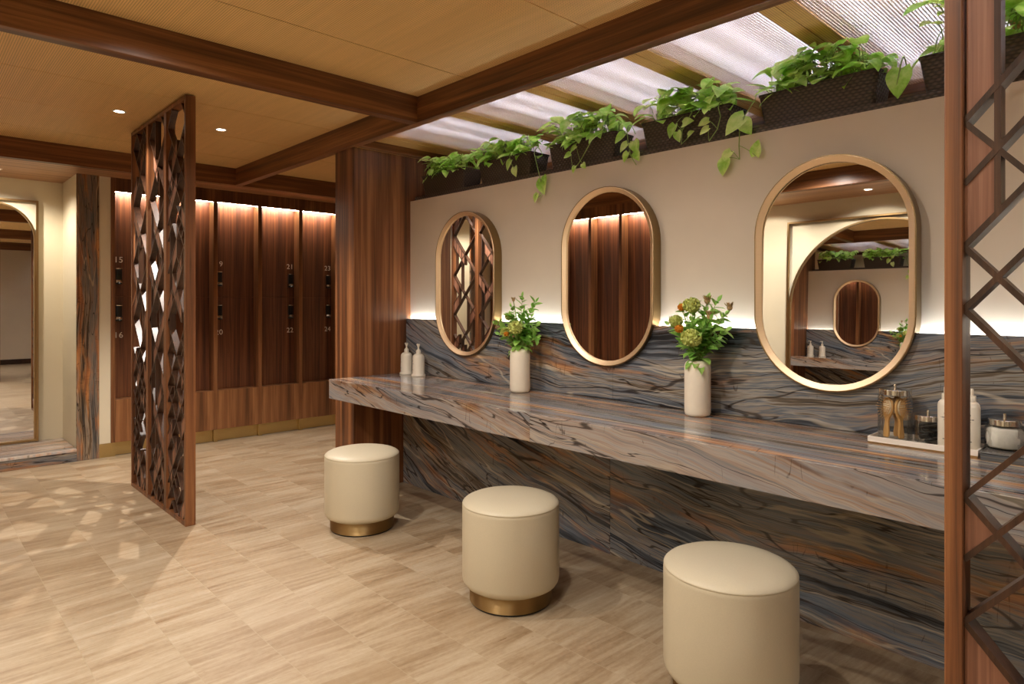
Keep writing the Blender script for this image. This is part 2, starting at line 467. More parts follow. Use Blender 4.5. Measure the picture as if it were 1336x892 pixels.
def leafmat(name, dark, mid, light, scale=9., trans=.35):
    t = NT(name)
    co = t.coord()
    f = t.noise(co, scale, 3, .6, .6); g = t.noise(co, 40., 3, .7, 1.)
    f = t.math('ADD', t.math('MULTIPLY', f, .75), t.math('MULTIPLY', g, .25))
    c = t.ramp(f, [(.28, rgb(*dark)), (.44, rgb(*mid)), (.62, rgb(*light))])
    t.base(c); t.b.inputs['Roughness'].default_value = .38
    tl = t.n('ShaderNodeBsdfTranslucent'); t.l(c, tl.inputs[0])
    ms = t.n('ShaderNodeMixShader'); ms.inputs[0].default_value = trans
    t.l(t.b.outputs[0], ms.inputs[1]); t.l(tl.outputs[0], ms.inputs[2]); t.l(ms.outputs[0], t.out.inputs['Surface'])
    return t.m
M['pothos'] = leafmat('pothos_leaf', (112, 172, 52), (172, 222, 88), (232, 246, 160), trans=.45)
M['stem'] = plain('green_stem', rgb(132, 158, 76), .5)
M['sprig'] = leafmat('bouquet_leaf', (84, 140, 54), (134, 192, 80), (186, 220, 124), 14., .4)
M['bloom_green'] = plain('green_bloom', rgb(196, 204, 116), .7, 0., .2, .22, 150., .2)
M['bloom_orange'] = plain('orange_bloom', rgb(214, 142, 44), .7, 0., .2, .2, 200., .3)
M['bloom_tan'] = plain('dusty_bloom', rgb(168, 140, 98), .7, 0., .2, .25, 150., .2)

# ------------------------------------------------------------------ shell
ZC, ZB = 2.63, 2.472
XF = -6.62                       # face of the locker wall
YO = -.25                        # face of the wall opposite the vanity
XR = 3.8
YV = 2.87                        # plaster of the vanity wall
XC = -4.143                      # right face of the wood column

struct('floor', MB().box(-7.3, XR, -1.0, 4.3, -.05, 0), M['floor'])

def ceiling():
    mb = MB(); g = .003
    cuts_l = [-6.255, -5.82, -5.10, -4.38, -3.394]
    for a, b in zip(cuts_l[:-1], cuts_l[1:]): mb.box(a + g, b - g, YO, 2.35, ZC, ZC + .02)
    cuts_r = [-3.314, -2.85, -1.95, -1.05, -.15, .75, 1.65, 2.55, XR]
    for a, b in zip(cuts_r[:-1], cuts_r[1:]): mb.box(a + g, b - g, YO, 2.35, ZC, ZC + .02)
    cuts_b = [-6.255, -5.4, -4.143]
    for a, b in zip(cuts_b[:-1], cuts_b[1:]): mb.box(a + g, b - g, 2.41, 4.25, ZC, ZC + .02)
    struct('ceiling', mb, M['ceiling'])
    struct('ceiling_void', MB().box(-6.3, XR, -.3, 2.41, ZC + .021, ZC + .03).box(-6.3, -4.1, 2.41, 4.3, ZC + .021, ZC + .03), M['gap'])
ceiling()
struct('soffit_left', MB().box(-7.3, -6.33, -1.0, 4.3, ZB, ZB + .03), M['wood_soffit'])
struct('soffit_front', MB().box(-6.33, XR, -1.0, -.32, ZB, ZB + .03), M['wood_soffit_x'])
def beam(x0, x1, y0, y1, m, z0=ZB): return struct('ceiling_beam', MB().box(x0, x1, y0, y1, z0, ZC + .02), m, bevel=.003)
beam(-6.33, -6.255, -.32, 4.25, M['wood_y'])
beam(-6.255, XR, 2.348, 2.412, M['wood_x'])
beam(-3.394, -3.314, YO, 2.348, M['wood_y'])
beam(-.47, -.39, YO, 2.348, M['wood_y'])
beam(2.45, 2.53, YO, 2.348, M['wood_y'])
beam(-6.255, XR, -.32, YO, M['wood_x'])
beam(XC, -4.07, 2.412, 4.0, M['wood_y'])
beam(-4.07, XR, 3.93, 4.0, M['wood_x'])

# walls
struct('wall_back', MB().box(-7.3, XR, 4.25, 4.3, 0, 3.0), M['cream'])
struct('wall_right', MB().box(XR, XR + .05, -1.0, 4.3, 0, 3.0), M['plaster'])
struct('baseboard_right', MB().box(XR - .015, XR, -1.0, 4.25, 0, .11), M['baseboard'])
struct('wall_vanity', MB().box(XC, 1.6, YV, 3.12, 0, 2.134), M['plaster'])
struct('column', MB().box(XC - .27, XC, 2.385, 3.12, 0, ZB), M['wood_column'], bevel=.003)
struct('column', MB().box(1.2, 1.6, 2.385, 2.87, 0, ZB), M['wood_column'], bevel=.003)
# left wall: alcove, returns
struct('wall_left', MB().box(-7.32, -7.27, -1.0, 1.3, 0, ZB).box(-7.27, -6.65, 1.146, 1.40, 0, ZB).box(-6.65, -6.632, 1.311, 1.40, 0, ZB)
       .box(-7.27, -6.65, -1.0, .098, 0, ZB), M['cream'])
struct('wall_panel_left', MB().box(-6.64, XF, 3.634, 4.25, 0, ZB), M['wood_z'])
struct('trim_40', MB().box(-6.66, XF, 1.40, 1.432, .12, ZB), M['wood_z'])
struct('trim_41', MB().box(-6.643, XF, 1.433, 3.633, 2.352, ZB), M['wood_z'])
struct('pilaster_left', MB().box(-6.65, XF, 1.144, 1.311, 0, ZB).box(-6.65, XF, -.065, .10, 0, ZB), M['stone_post'], bevel=.002)
struct('baseboard_left', MB().box(-6.632, -6.622, 1.311, 1.40, 0, .12).box(-6.64, -6.618, 1.40, 1.433, 0, .12), M['brass_plinth'])
struct('step_left', MB().box(-7.27, XF + .004, .10, 1.144, 0, .085), M['stone_step'], bevel=.003)
struct('step_left_tread', MB().box(-7.27, XF + .006, .10, 1.1435, .085, .108), M['stone_step_top'], bevel=.003)
# front wall (behind the camera)
struct('wall_front', MB().box(-3.92, -.05, -.94, -.89, 0, ZB).box(-3.98, -3.722, -.89, YO - .03, 0, ZB).box(-3.98, -3.89, YO - .03, YO - .012, 0, ZB)
       .box(-.238, XR, -.89, YO - .03, 0, ZB).box(-.07, XR, YO - .03, YO - .012, 0, ZB), M['cream'])
struct('wall_panel_front', MB().box(-6.62, -5.80, YO - .02, YO, 0, ZB), M['wood_z'])
struct('trim_42', MB().box(-4.019, -3.98, YO - .04, YO, .12, ZB), M['wood_z'])
struct('trim_43', MB().box(-5.80, -4.02, YO - .023, YO, 2.352, ZB), M['wood_z'])
struct('pilaster_front', MB().box(-3.89, -3.72, YO - .03, YO, 0, ZB).box(-.24, -.07, YO - .03, YO, 0, ZB), M['stone_post_x'], bevel=.002)
struct('baseboard_front', MB().box(-3.98, -3.89, YO - .012, YO - .004, 0, .12).box(-4.02, -3.98, YO - .02, YO - .002, 0, .12).box(-.07, XR - .015, YO - .012, YO, 0, .12), M['brass_plinth'])
struct('step_front', MB().box(-3.72, -.24, -.89, YO + .004, 0, .085), M['stone_step'], bevel=.003)
struct('step_front_tread', MB().box(-3.719, -.241, -.89, YO + .006, .085, .108), M['stone_top'], bevel=.003)

# vanity stone cladding
XJ = -2.18
struct('wall_splashback', MB().box(XC + .001, XJ - .0008, 2.83, 2.85, .831, 1.239).box(XJ + .0008, 1.2, 2.83, 2.85, .831, 1.239)
       .box(XC + .001, 1.2, 2.85, YV, .831, 1.205), M['stone_splash'], bevel=.0015)
struct('wall_cladding', MB().box(XC + .001, XJ - .0008, 2.805, YV, 0, .69).box(XJ + .0008, 1.2, 2.805, YV, 0, .69), M['stone_lower'], bevel=.001)

ct = thing('vanity_counter', 'long floating vanity counter of banded blue-grey and rust stone with thick apron', 'counter', (-1.5, 2.5, .83))
L = lambda mb, name, m, p, **kw: mb.build(name, m, p, **kw)
def local(o, root):
    """shift a child's mesh, built in world coordinates, to its root's frame but keep the texture continuous"""
    o.matrix_parent_inverse = root.matrix_world.inverted() if root.matrix_world != Matrix.Identity(4) else Matrix.Translation(-root.location)
    return o
def wchild(mb, name, m, root, **kw):
    o = mb.build(name, m, root, **kw); o.matrix_parent_inverse = Matrix.Translation(-Vector(root.location)); return o
wchild(MB().box(XC + .002, 1.199, 2.2105, 2.829, .80, .83), 'counter_top', M['stone_top'], ct, bevel=.0015)
wchild(MB().box(XC + .002, XJ - .0006, 2.19, 2.21, .697, .83).box(XJ + .0006, 1.199, 2.19, 2.21, .697, .83), 'apron', M['stone_apron'], ct, bevel=.0018)
wchild(MB().box(XC + .002, 1.199, 2.211, 2.804, .697, .712), 'underside', M['wood_x'], ct)
led = MB().box(XC + .01, 1.19, 2.8525, 2.8675, 1.2055, 1.212).build('led_strip', emission('led_cool', (.84, .92, 1., 1), 95.))
tag(led, 'slim white light strip hidden behind the top edge of the stone splashback', 'light strip')

# ------------------------------------------------------------------ backlit mesh ceiling over the planters
ZM = 2.52
bands = [-3.14, -2.475, -1.81, -1.14, -.47, .2]
BW = .135
def band(i, a, b):
    mb = MB()
    mid = (a + b) / 2
    mb.box(a, mid - .002, 2.412, 3.93, ZM, ZM + .02).box(mid + .002, b, 2.412, 3.93, ZM, ZM + .02)
    struct('trim_%d' % i, mb, M['ceiling_band'])
    struct('trim_%d' % (i + 20), MB().box(a + .01, b - .01, 2.412, 3.93, ZM + .0205, ZM + .14), M['gap'])
struct('trim_1', MB().box(-4.07, -3.93, 2.412, 3.93, ZM, ZM + .02).box(-3.925, -3.86, 2.412, 3.93, ZM, ZM + .02), M['ceiling_band'])
for i, c in enumerate(bands): band(i + 2, c - BW / 2, c + BW / 2)
edges = [-3.86] + [v for c in bands for v in (c - BW / 2, c + BW / 2)] + [XR]
tube_m = emission('fluorescent_tube', (.88, .88, 1., 1), 14.5)
ordn = ['first', 'second', 'third', 'fourth', 'fifth', 'sixth', 'seventh']
for k in range(7):
    a, b = edges[2 * k], edges[2 * k + 1]
    r = thing('luminous_panel', 'backlit woven mesh ceiling panel above the planters, %s from the wood column' % ordn[k], 'ceiling light', ((a + b) / 2, 3.17, ZM), 0, 'backlit mesh ceiling panels')
    wchild(MB().box(a, b, 2.412, 3.93, ZM, ZM + .002), 'mesh_sheet', M['mesh'], r)
    wchild(MB().box(a, b, 2.412, 3.93, ZM + .085, ZM + .09), 'diffuser', M['diffuser'], r)
    wchild(MB().box(a, b, 2.412, 3.93, ZM + .26, ZM + .27).box(a - .003, a, 2.412, 3.93, ZM + .02, ZM + .27).box(b, b + .003, 2.412, 3.93, ZM + .02, ZM + .27)
           .box(a, b, 2.412, 2.415, ZM + .02, ZM + .27).box(a, b, 3.927, 3.93, ZM + .02, ZM + .27), 'housing', M['white'], r)
    nt = 3 if k < 6 else 12
    for q in range(nt):
        x = a + (b - a) * (q + .5) / nt
        wchild(MB().tube([(x, 2.44, ZM + .126), (x, 3.90, ZM + .126)], .013, 8), 'fluorescent_tube', tube_m, r)

# ------------------------------------------------------------------ lockers
lock_black, lock_chrome = M['black'], M['chrome']
strip_m = emission('locker_strip', (1., .88, .74, 1), 75.)
WB = .44
def locker(root, top_no=None, bot_no=None, lock_u=None, doors=True):
    """local frame: u along +X, front towards -Y (y=0 is the pilaster face, recess to y=+.12); width WB, pilaster at the far end"""
    pw = .04; w = WB - pw; D = .12
    mb = MB()
    mb.box(w, WB - .001, 0, D + .03, .12, 2.351)                       # pilaster
    mb.box(0, w, 0, D + .03, .12, .50)                         # base panel
    mb.box(0, w, D + .012, D + .03, .50, 2.372)                # back
    mb.box(0, w, 0.026, D + .03, 2.362, 2.372).box(w, WB - .001, 0.026, D + .03, 2.351, 2.362)                  # top
    mb.build('carcass', M['wood_carcass_lit'], root, bevel=.0015)
    zs = [(.503, 1.4185), (1.4215, 2.36)] if doors else [(.503, 2.36)]
    for q, (a, b) in enumerate(zs):
        d = MB().box(.002, w - .002, D - .006, D + .011, a, b).build('door', M['wood_door_dim'], root, bevel=.001)
        if lock_u is not None:
            zc = 1.588 if q == 1 else 1.255
            k = MB()
            k.box(lock_u - .024, lock_u + .024, D - .03, D - .006, zc - .06, zc + .085, 0, .004)
            k.box(lock_u - .0245, lock_u + .0245, D - .031, D - .006, zc + .078, zc + .088, 1, .002)
            k.box(lock_u - .0245, lock_u + .0245, D - .034, D - .006, zc - .045, zc - .020, 1, .003)
            k.lathe([(.0, 0), (.017, 0), (.019, .004), (.019, .012), (.015, .016), (0, .016)], 20, (lock_u, D - .045, zc - .06), False, False, 0)
            k.build('lock', [lock_black, lock_chrome], d, smooth=35)
            no = top_no if q == 1 else bot_no
            me = text_mesh(str(no), .074, .0008)
            me.materials.append(M['white_digit'])
            t = bpy.data.objects.new('number', me); COL.objects.link(t); t.parent = d
            t.rotation_euler = (PI / 2, 0, 0)
            t.location = (lock_u, D - .0075, 1.727 if q == 1 else 1.045)
    pl = MB()
    pl.box(0, w, .03, .04, .004, .12).box(w + .001, WB - .001, -.003, .04, .002, .12)
    pl.build('plinth', M['brass_plinth'], root, bevel=.001)
    MB().box(.004, w - .004, .027, .055, 2.352, 2.362).build('light_strip', strip_m, root)
info = [(15, 16, .05, 'beside the cream wall strip at left'), (17, 18, .05, 'mostly behind the lattice screen'), (19, 20, .05, 'just right of the lattice screen'),
        (21, 22, .35, 'second bay left of the wood column'), (23, 24, .35, 'nearest the wood column')]
for k, (a, b, u, where) in enumerate(info):
    r = thing('locker', 'tall walnut locker bay with doors %d and %d, %s' % (a, b, where), 'locker', (XF, 1.433 + k * WB, 0), PI / 2, 'walnut lockers under strip lights')
    locker(r, a, b, u)
# the panelled bays on the wall opposite (seen in the middle mirror)
for k in range(4):
    r = thing('wall_niche', 'tall lit walnut niche without lock in the wall opposite the mirrors, %s from the alcove' % ordn[k], 'niche', (-4.02 - k * WB, YO, 0), PI, 'walnut niches opposite the mirrors')
    locker(r, doors=False)

# ------------------------------------------------------------------ lattice screens
ZS = 2.62
def screen(root, ncol, seed, explicit=None, density=.30, maxp=96):
    """local frame: u along +X from 0, thickness in y 0..TH, height z"""
    rnd = random.Random(seed)
    TH, F = .058, .0245
    W = .414; NC = 4; cw = (W - 2 * F) / NC
    P = .1043; Z0 = -.0148; zlo, zhi = F, ZS - F
    total = W * ncol
    fr = MB()
    fr.box(0, total, 0, TH, 0, F).box(0, total, 0, TH, ZS - F, ZS)
    fr.box(0, F, 0, TH, F, ZS - F).box(total - F, total, 0, TH, F, ZS - F)
    fr.build('frame', M['screen_wood'], root, bevel=.0015)
    for c in range(1, ncol):
        MB().box(c * W - F, c * W + F, .001, TH - .001, F, ZS - F).build('stile', M['screen_wood'], root, bevel=.0015)
    bars = MB(); bw = .0045; by0, by1 = .010, TH - .010
    def clip(poly):
        out = poly
        for lim, sgn in ((zlo, 1), (zhi, -1)):
            res = []
            for i in range(len(out)):
                p, q = out[i], out[(i + 1) % len(out)]
                pi, qi = sgn * (p[1] - lim) >= 0, sgn * (q[1] - lim) >= 0
                if pi: res.append(p)
                if pi != qi:
                    tt = (lim - p[1]) / (q[1] - p[1]); res.append((p[0] + tt * (q[0] - p[0]), lim))
            out = res
            if len(out) < 3: return None
        return out
    def bar(p, q, dd=0.):
        d = Vector((q[0] - p[0], q[1] - p[1])); n = Vector((-d.y, d.x)).normalized() * bw
        poly = clip([(p[0] + n.x, p[1] + n.y), (p[0] - n.x, p[1] - n.y), (q[0] - n.x, q[1] - n.y), (q[0] + n.x, q[1] + n.y)])
        if poly: bars.prism(poly, lambda u, v: (u, by0 + dd, v), lambda u, v: (u, by1 - dd, v))
    npan = [0]
    def panel(poly, k=.93):
        if npan[0] >= maxp: return
        # inset slightly
        cx = sum(p[0] for p in poly) / len(poly); cz = sum(p[1] for p in poly) / len(poly)
        poly = clip([(cx + (p[0] - cx) * k, cz + (p[1] - cz) * k) for p in poly])
        if not poly: return
        npan[0] += 1
        MB().prism(poly, lambda u, v: (u, .0125, v), lambda u, v: (u, TH - .0125, v)).build('infill_panel', M['screen_panel'], root)
    for col in range(ncol):
        x0 = col * W + F
        rows = []
        while len(rows) < 25:
            rows += [rnd.choice(['huge', 'big', 'huge', 'mixed', 'big', 'huge'])] * rnd.choice([2, 4, 4, 3])
        cells, want = {}, []
        for c in range(NC):
            for k in range(25):
                fills = []; ve = False
                if explicit and col == 0 and c in explicit and k in explicit[c]:
                    ur, dr, ve, fills = explicit[c][k]
                else:
                    st = rows[k]
                    if st == 'big':
                        ur = (c + k) % 2 == 0; dr = not ur
                        if rnd.random() < .12: ur = dr = True
                    elif st == 'huge':
                        ur = c == k % 4; dr = c == 3 - k % 4
                    else:
                        ur = rnd.random() < .6; dr = rnd.random() < .6
                    if not (explicit and col == 0 and c == 0): ve = rnd.random() < .10
                    if rnd.random() < density:
                        if ur and dr: fills = rnd.choice([['L'], ['R'], ['L', 'R']])
                        elif ur: fills = ['PU']
                        elif dr: fills = ['PD']
                cells[c, k] = (ur, dr)
                want.append((c, k, ve, fills))
        done = set(); used = set()
        COV = {'L': [(0, 'L')], 'R': [(0, 'R')], 'PU': [(0, 'T'), (0, 'L'), (1, 'B'), (1, 'R')], 'PD': [(0, 'L'), (0, 'B'), (-1, 'T'), (-1, 'R')]}
        def edge(p, q, dd):
            key = (round(p[0], 4), round(p[1], 4), round(q[0], 4), round(q[1], 4))
            if key in done: return
            if abs(p[0] - q[0]) < 1e-6 and (abs(p[0] - x0) < 1e-4 or abs(p[0] - x0 - NC * cw) < 1e-4): return
            done.add(key); bar(p, q, dd)
        for c, k, ve, fills in want:
            z0 = Z0 + P * k; z1 = z0 + P
            xa = x0 + c * cw; xb = xa + cw; xm = xa + cw / 2; zm = (z0 + z1) / 2
            ur, dr = cells[c, k]
            if ur: edge((xa, z0), (xb, z1), 0.)
            if dr: edge((xa, z1), (xb, z0), .0006)
            if ve:                                              # a vertical runs from crossing to crossing, or to the frame
                k0 = k
                while k0 >= 0 and not any(cells[c, k0]): k0 -= 1
                k1 = k + 1
                while k1 < 25 and not any(cells[c, k1]): k1 += 1
                edge((xm, Z0 + P * (k0 + .5) if k0 >= 0 else zlo), (xm, Z0 + P * (k1 + .5) if k1 < 25 else zhi), .0012)
            for f in fills:
                cov = {(c, k + d, q) for d, q in COV.get(f, [])}
                if cov & used: continue
                used |= cov
                if f == 'L':
                    panel([(xa, z0), (xm, zm), (xa, z1)]); edge((xa, z0), (xa, z1), .0015)
                elif f == 'R':
                    panel([(xb, z0), (xb, z1), (xm, zm)]); edge((xb, z0), (xb, z1), .0015)
                elif f == 'PU':
                    panel([(xa, z0), (xb, z1), (xb, z1 + P), (xa, z0 + P)], .97)
                    edge((xa, z1), (xb, z1 + P), 0.); edge((xa, z0), (xa, z1), .0015); edge((xb, z1), (xb, z1 + P), .0015)
                elif f == 'PD':
                    panel([(xa, z1), (xb, z0), (xb, z0 - P), (xa, z0)], .97)
                    edge((xa, z0), (xb, z0 - P), .0006); edge((xa, z0), (xa, z1), .0015); edge((xb, z0 - P), (xb, z0), .0015)
                elif f == 'TALL':
                    panel([(xa + .0035, z0), (xm, zm), (xm, zhi), (xa + .0035, zhi)], 1.)
                    edge((xm, zm), (xm, zhi), .0012)
                elif f == 'PLH':
                    panel([(xa, z0), (xm, zm), (xm, zm + P), (xa, z1)], .97)
                elif f == 'BIGL':
                    panel([(xa, z1), (xb, z0), (xa, z0 - P)], .97)
        # a few long verticals, as in the photo, from crossing to crossing at the half-cells
        for q in (0, 1, 3):
            if explicit and col == 0 and q == 0: continue
            hit = [k for k in range(25) if any(cells[q, k])]
            if len(hit) > 6 and rnd.random() < .75:
                i = rnd.randint(0, len(hit) // 2); j = min(len(hit) - 1, i + rnd.randint(3, 6))
                xs = x0 + cw * (q + .5)
                edge((xs, Z0 + P * (hit[i] + .5)), (xs, Z0 + P * (hit[j] + .5)), .0018)
    bars.build('lattice', M['screen_bar'], root, weld=False)
ls = thing('lattice_screen', 'tall walnut lattice screen standing free on the floor in front of the lockers', 'room divider', (-5.462, 1.285, 0))
screen(ls, 3, 11, density=.30)
rs = thing('lattice_screen', 'walnut lattice screen in front of the vanity\'s right end beside the hairbrush tray', 'room divider', (-.2915, 1.285, 0))
E0 = {0: {24: (0, 0, 0, []), 23: (0, 0, 0, []), 22: (0, 0, 0, []), 21: (0, 0, 0, []), 20: (0, 0, 0, []), 19: (0, 0, 0, []), 18: (0, 0, 0, []), 17: (0, 0, 0, []),
          16: (1, 0, 0, ['TALL']), 15: (1, 1, 1, ['L']), 14: (1, 0, 1, ['PLH']), 13: (1, 1, 0, []), 12: (0, 1, 0, []), 11: (0, 0, 0, []), 10: (1, 0, 0, []), 9: (1, 1, 0, ['L']),
          8: (1, 0, 0, []), 7: (0, 1, 0, ['BIGL']), 6: (1, 0, 0, []), 5: (0, 1, 0, [])}}
screen(rs, 3, 23, E0, density=.26)

# ------------------------------------------------------------------ arched mirrors in the two alcoves
def arched_mirror(root, width, R, z0, zb, zt, tilt=0.):
    """local: u along +X centred, faces -Y, back at y=0; zb..zt outer brass frame"""
    fw, fd = .018, .05
    hw = width / 2
    f = MB()
    f.box(-hw, -hw + fw, -fd, 0, zb, zt).box(hw - fw, hw, -fd, 0, zb, zt).box(-hw + fw, hw - fw, -fd, 0, zt - fw, zt).box(-hw + fw, hw - fw, -fd, 0, zb, zb + fw)
    f.build('frame', M['brass'], root, bevel=.001)
    iw = hw - fw
    # cream spandrel above the arch
    n = 40
    R = iw
    z0 = zt - fw - .012 - R
    arc = [(R * math.cos(PI * i / n), z0 + R * math.sin(PI * i / n)) for i in range(n + 1)]
    sp = MB()
    for s in (1, -1):
        half = [p for p in arc if s * p[0] >= -1e-6]
        if s < 0: half = list(reversed(half))
        poly = half + [(0, zt - fw), (s * iw, zt - fw)]
        sp.prism(poly, lambda u, v: (u, -.018, v), lambda u, v: (u, -.004, v))
    sp.build('spandrel', M['cream'], root)
    rings = []
    at = [(iw, zb + fw)] + arc + [(-iw, zb + fw)]
    rim = MB()
    for r_, y_ in ((0., -.018), (0., -.034), (.014, -.034), (.014, -.006)):
        ring = []
        for (u, v) in at:
            if v <= z0: ring.append((u - math.copysign(r_, u), y_, v))
            else:
                d = math.hypot(u, v - z0); ring.append((u * (d - r_) / d, y_, z0 + (v - z0) * (d - r_) / d))
        rings.append(ring)
    rim.loops(rings, False)
    rim.build('arch_rim', M['brass'], root, smooth=40)
    g = MB()
    k = (R - .014) / R
    pts = [(iw - .014, zb + fw)] + [(u * k, z0 + (v - z0) * k) for u, v in arc] + [(-iw + .014, zb + fw)]
    zc = (zb + zt) / 2
    g.prism([(u, v - zc) for u, v in pts], lambda u, v: (u, -.016, v), lambda u, v: (u, -.011, v))
    o = g.build('mirror_glass', M['mirror'], root)
    o.location = (0, 0, zc); o.rotation_euler = (tilt, 0, 0)
a1 = thing('arched_mirror', 'tall narrow arched mirror in a brass rectangular frame in the left cream alcove', 'mirror', (-7.27, .625, 0), PI / 2)
arched_mirror(a1, .665, .32, 1.93, .112, 2.283)
a2 = thing('arched_mirror', 'wide arched mirror in a brass frame in the alcove opposite the vanity, seen reflected', 'mirror', (-1.98, -.89, 0), PI)
arched_mirror(a2, 1.70, .82, 1.44, .112, 2.283, -.006)

# ------------------------------------------------------------------ oval wall mirrors
def pill(w, h, off, n=28):
    r = w / 2 - off; hh = h / 2 - w / 2
    p = [(r * math.cos(PI * i / n), hh + r * math.sin(PI * i / n)) for i in range(n + 1)]
    p += [(-r * math.cos(PI * i / n), -hh - r * math.sin(PI * i / n)) for i in range(n + 1)]
    return p
def wall_mirror(x, zc, w, h, label, tilt=0.):
    r = thing('wall_mirror', label, 'mirror', (x, YV, zc), 0, 'oval brass mirrors over the vanity')
    D = .065
    def ring(off, y): return [(u, y, v) for u, v in pill(w, h, off)]
    MB().loops([ring(.012, -.0005), ring(0., -.0005), ring(0., -D), ring(.0035, -D), ring(.0035, -D + .003)]) and None
    f = MB(); f.loops([ring(.030, -.0005), ring(0., -.0005), ring(0., -D), ring(.0040, -D), ring(.0040, -D + .004)])
    f.build('frame', M['brass_dark'], r, smooth=35)
    b = MB(); b.loops([ring(.0040, -D + .0005), ring(.0065, -D - .0012), ring(.029, -D + .011), ring(.029, -D + .020)])
    b.build('bevel_ring', M['brass_copper'], r, smooth=30)
    g = MB(); pp = pill(w, h, .027)
    g.prism(pp, lambda u, v: (u, -.0025, v), lambda u, v: (u, .0025, v))
    o = g.build('mirror_glass', M['mirror'], r)
    o.location = (0, -D + .0215, 0); o.rotation_euler = (-tilt, 0, 0)
wall_mirror(-3.426, 1.488, .630, .984, 'oval brass wall mirror above the soap bottles, nearest the wood column')
wall_mirror(-2.218, 1.500, .634, .978, 'middle oval brass wall mirror, hung between the two flower vases')
wall_mirror(-1.048, 1.476, .640, .981, 'oval brass wall mirror left of the hairbrush jar, showing the arched alcove', .0155)

# ------------------------------------------------------------------ stools
def stool(root):
    R = .222
    b = MB()
    b.lathe([(.0, .0), (.182, .0), (.184, .003), (.184, .012)], 64, (0, 0, 0), False, False)
    b.build('foot', M['black'], root, smooth=40)
    b = MB(); b.lathe([(.185, .008), (.1885, .010), (.1885, .080), (.18, .080)], 72, (0, 0, 0), False, False)
    b.build('base_band', M['brass_band'], root, smooth=40)
    prof = [(0., .078), (.185, .078), (.200, .080), (.212, .087), (.219, .098), (R, .115), (R, .28), (R, .425), (.2215, .434), (.2195, .441)]
    b = MB(); b.lathe(prof, 72, (0, 0, 0), False, False); b.build('upholstered_body', M['leather'], root, smooth=60)
    prof = [(.2185, .439), (.2208, .4415), (.2212, .4445), (.2196, .4475), (.212, .4545), (.195, .4625), (.165, .470), (.12, .4745), (.06, .477), (0.0, .478)]
    b = MB(); b.lathe(prof, 72, (0, 0, 0), False, False)
    b.build('seat_pad', M['leather'], root, smooth=60)
s0 = thing('stool', 'round cream leather stool with brass base, nearest the wood column', 'stool', (-3.486, 2.064, 0), .4, 'round stools along the vanity')
stool(s0)
for (x, y), lab in (((-2.169, 2.056), 'round cream leather stool with brass base, middle one along the vanity'),
                    ((-1.109, 2.09), 'round cream leather stool nearest the camera, its base cut off by the frame')):
    c = copy_tree(s0); c.location = (x, y, 0); c['label'] = lab

# ------------------------------------------------------------------ vases
ZT = .83
def vase(x, y, label):
    r = thing('vase', label, 'vase', (x, y, ZT), 0, 'ivory vases on the counter')
    R = .0595
    b = MB()
    b.lathe([(0, .001), (.042, .0), (.051, .003), (.0565, .009), (R, .020), (R, .225), (.0575, .240), (.052, .251), (.042, .2575), (.034, .2585), (.031, .256), (.030, .20), (0, .19)], 56, (0, 0, 0), False, False)
    b.build('vase_body', M['ceramic'], r, smooth=50)
vase(-2.753, 2.685, 'ivory cylinder vase beside the first oval mirror, holding green flowers')
vase(-1.600, 2.716, 'ivory cylinder vase between the middle and right oval mirrors, holding flowers')

def leaf(mb, base, d, up, ln, wd, fold=.25, droop=.5, heart=.0, mi=0):
    """leaf blade from base along d, normal up; heart 0..1 widens near the base"""
    d = Vector(d).normalized(); up = Vector(up)
    side = d.cross(up)
    if side.length < 1e-4: side = d.cross(Vector((1, 0, 0)))
    side.normalize(); nrm = side.cross(d).normalized()
    n = 6
    rows = []
    pos = Vector(base); ang = 0.
    for i in range(n + 1):
        t = i / n
        if heart: w = wd * (1.0 * (math.sin(PI * min(1, t * .93 + .07) ** .62)) ** .9) if i < n else 0.
        else: w = wd * math.sin(PI * t ** .85) if 0 < i < n else 0.
        dirv = d * math.cos(ang) - nrm * math.sin(ang)
        nn = nrm * math.cos(ang) + d * math.sin(ang)
        if i > 0: pos = pos + dirv * (ln / n)
        back = -dirv * (.22 * ln * heart) if (i == 0 and heart) else Vector((0, 0, 0))
        rows.append((pos - nn * 0, pos + side * w + nn * (w * fold) + back, pos - side * w + nn * (w * fold) + back,
                     pos + side * w * .55 + nn * (w * fold * .35) + back * .6, pos - side * w * .55 + nn * (w * fold * .35) + back * .6))
        ang += droop / n
    V = [[mb.bm.verts.new(p) for p in (r[1], r[3], r[0], r[4], r[2])] for r in rows]
    for a, b in zip(V[:-1], V[1:]):
        for k in range(4):
            try: mb.bm.faces.new((a[k], a[k + 1], b[k + 1], b[k])).material_index = mi
            except ValueError: pass

def bez(p0, p1, p2, n=8):
    p0, p1, p2 = Vector(p0), Vector(p1), Vector(p2)
    return [p0 * (1 - t) ** 2 + p1 * 2 * t * (1 - t) + p2 * t * t for t in [i / n for i in range(n + 1)]]

def bloom_ball(c, r, seed, rx=1.0):
    """a ruffled round flower head of many small petals"""
    rnd = random.Random(seed); mb = MB()
    mb.lathe([(0, -r * .75), (r * .5, -r * .6), (r * .78, -.0), (r * .6, r * .5), (0, r * .72)], 14, c, False, False)
    N = 150
    for i in range(N):
        z = 1 - 2 * (i + .5) / N; ph = i * 2.39996
        d = Vector((math.sqrt(1 - z * z) * math.cos(ph), math.sqrt(1 - z * z) * math.sin(ph), z))
        p = Vector(c) + Vector((d.x * rx, d.y, d.z * .86)) * r * .74
        leaf(mb, p, (d + Vector((rnd.uniform(-.5, .5), rnd.uniform(-.5, .5), rnd.uniform(-.5, .5)))).normalized(), (rnd.uniform(-1, 1), rnd.uniform(-1, 1), rnd.uniform(-1, 1)), r * .36, r * .15, .3, .9)
    return mb

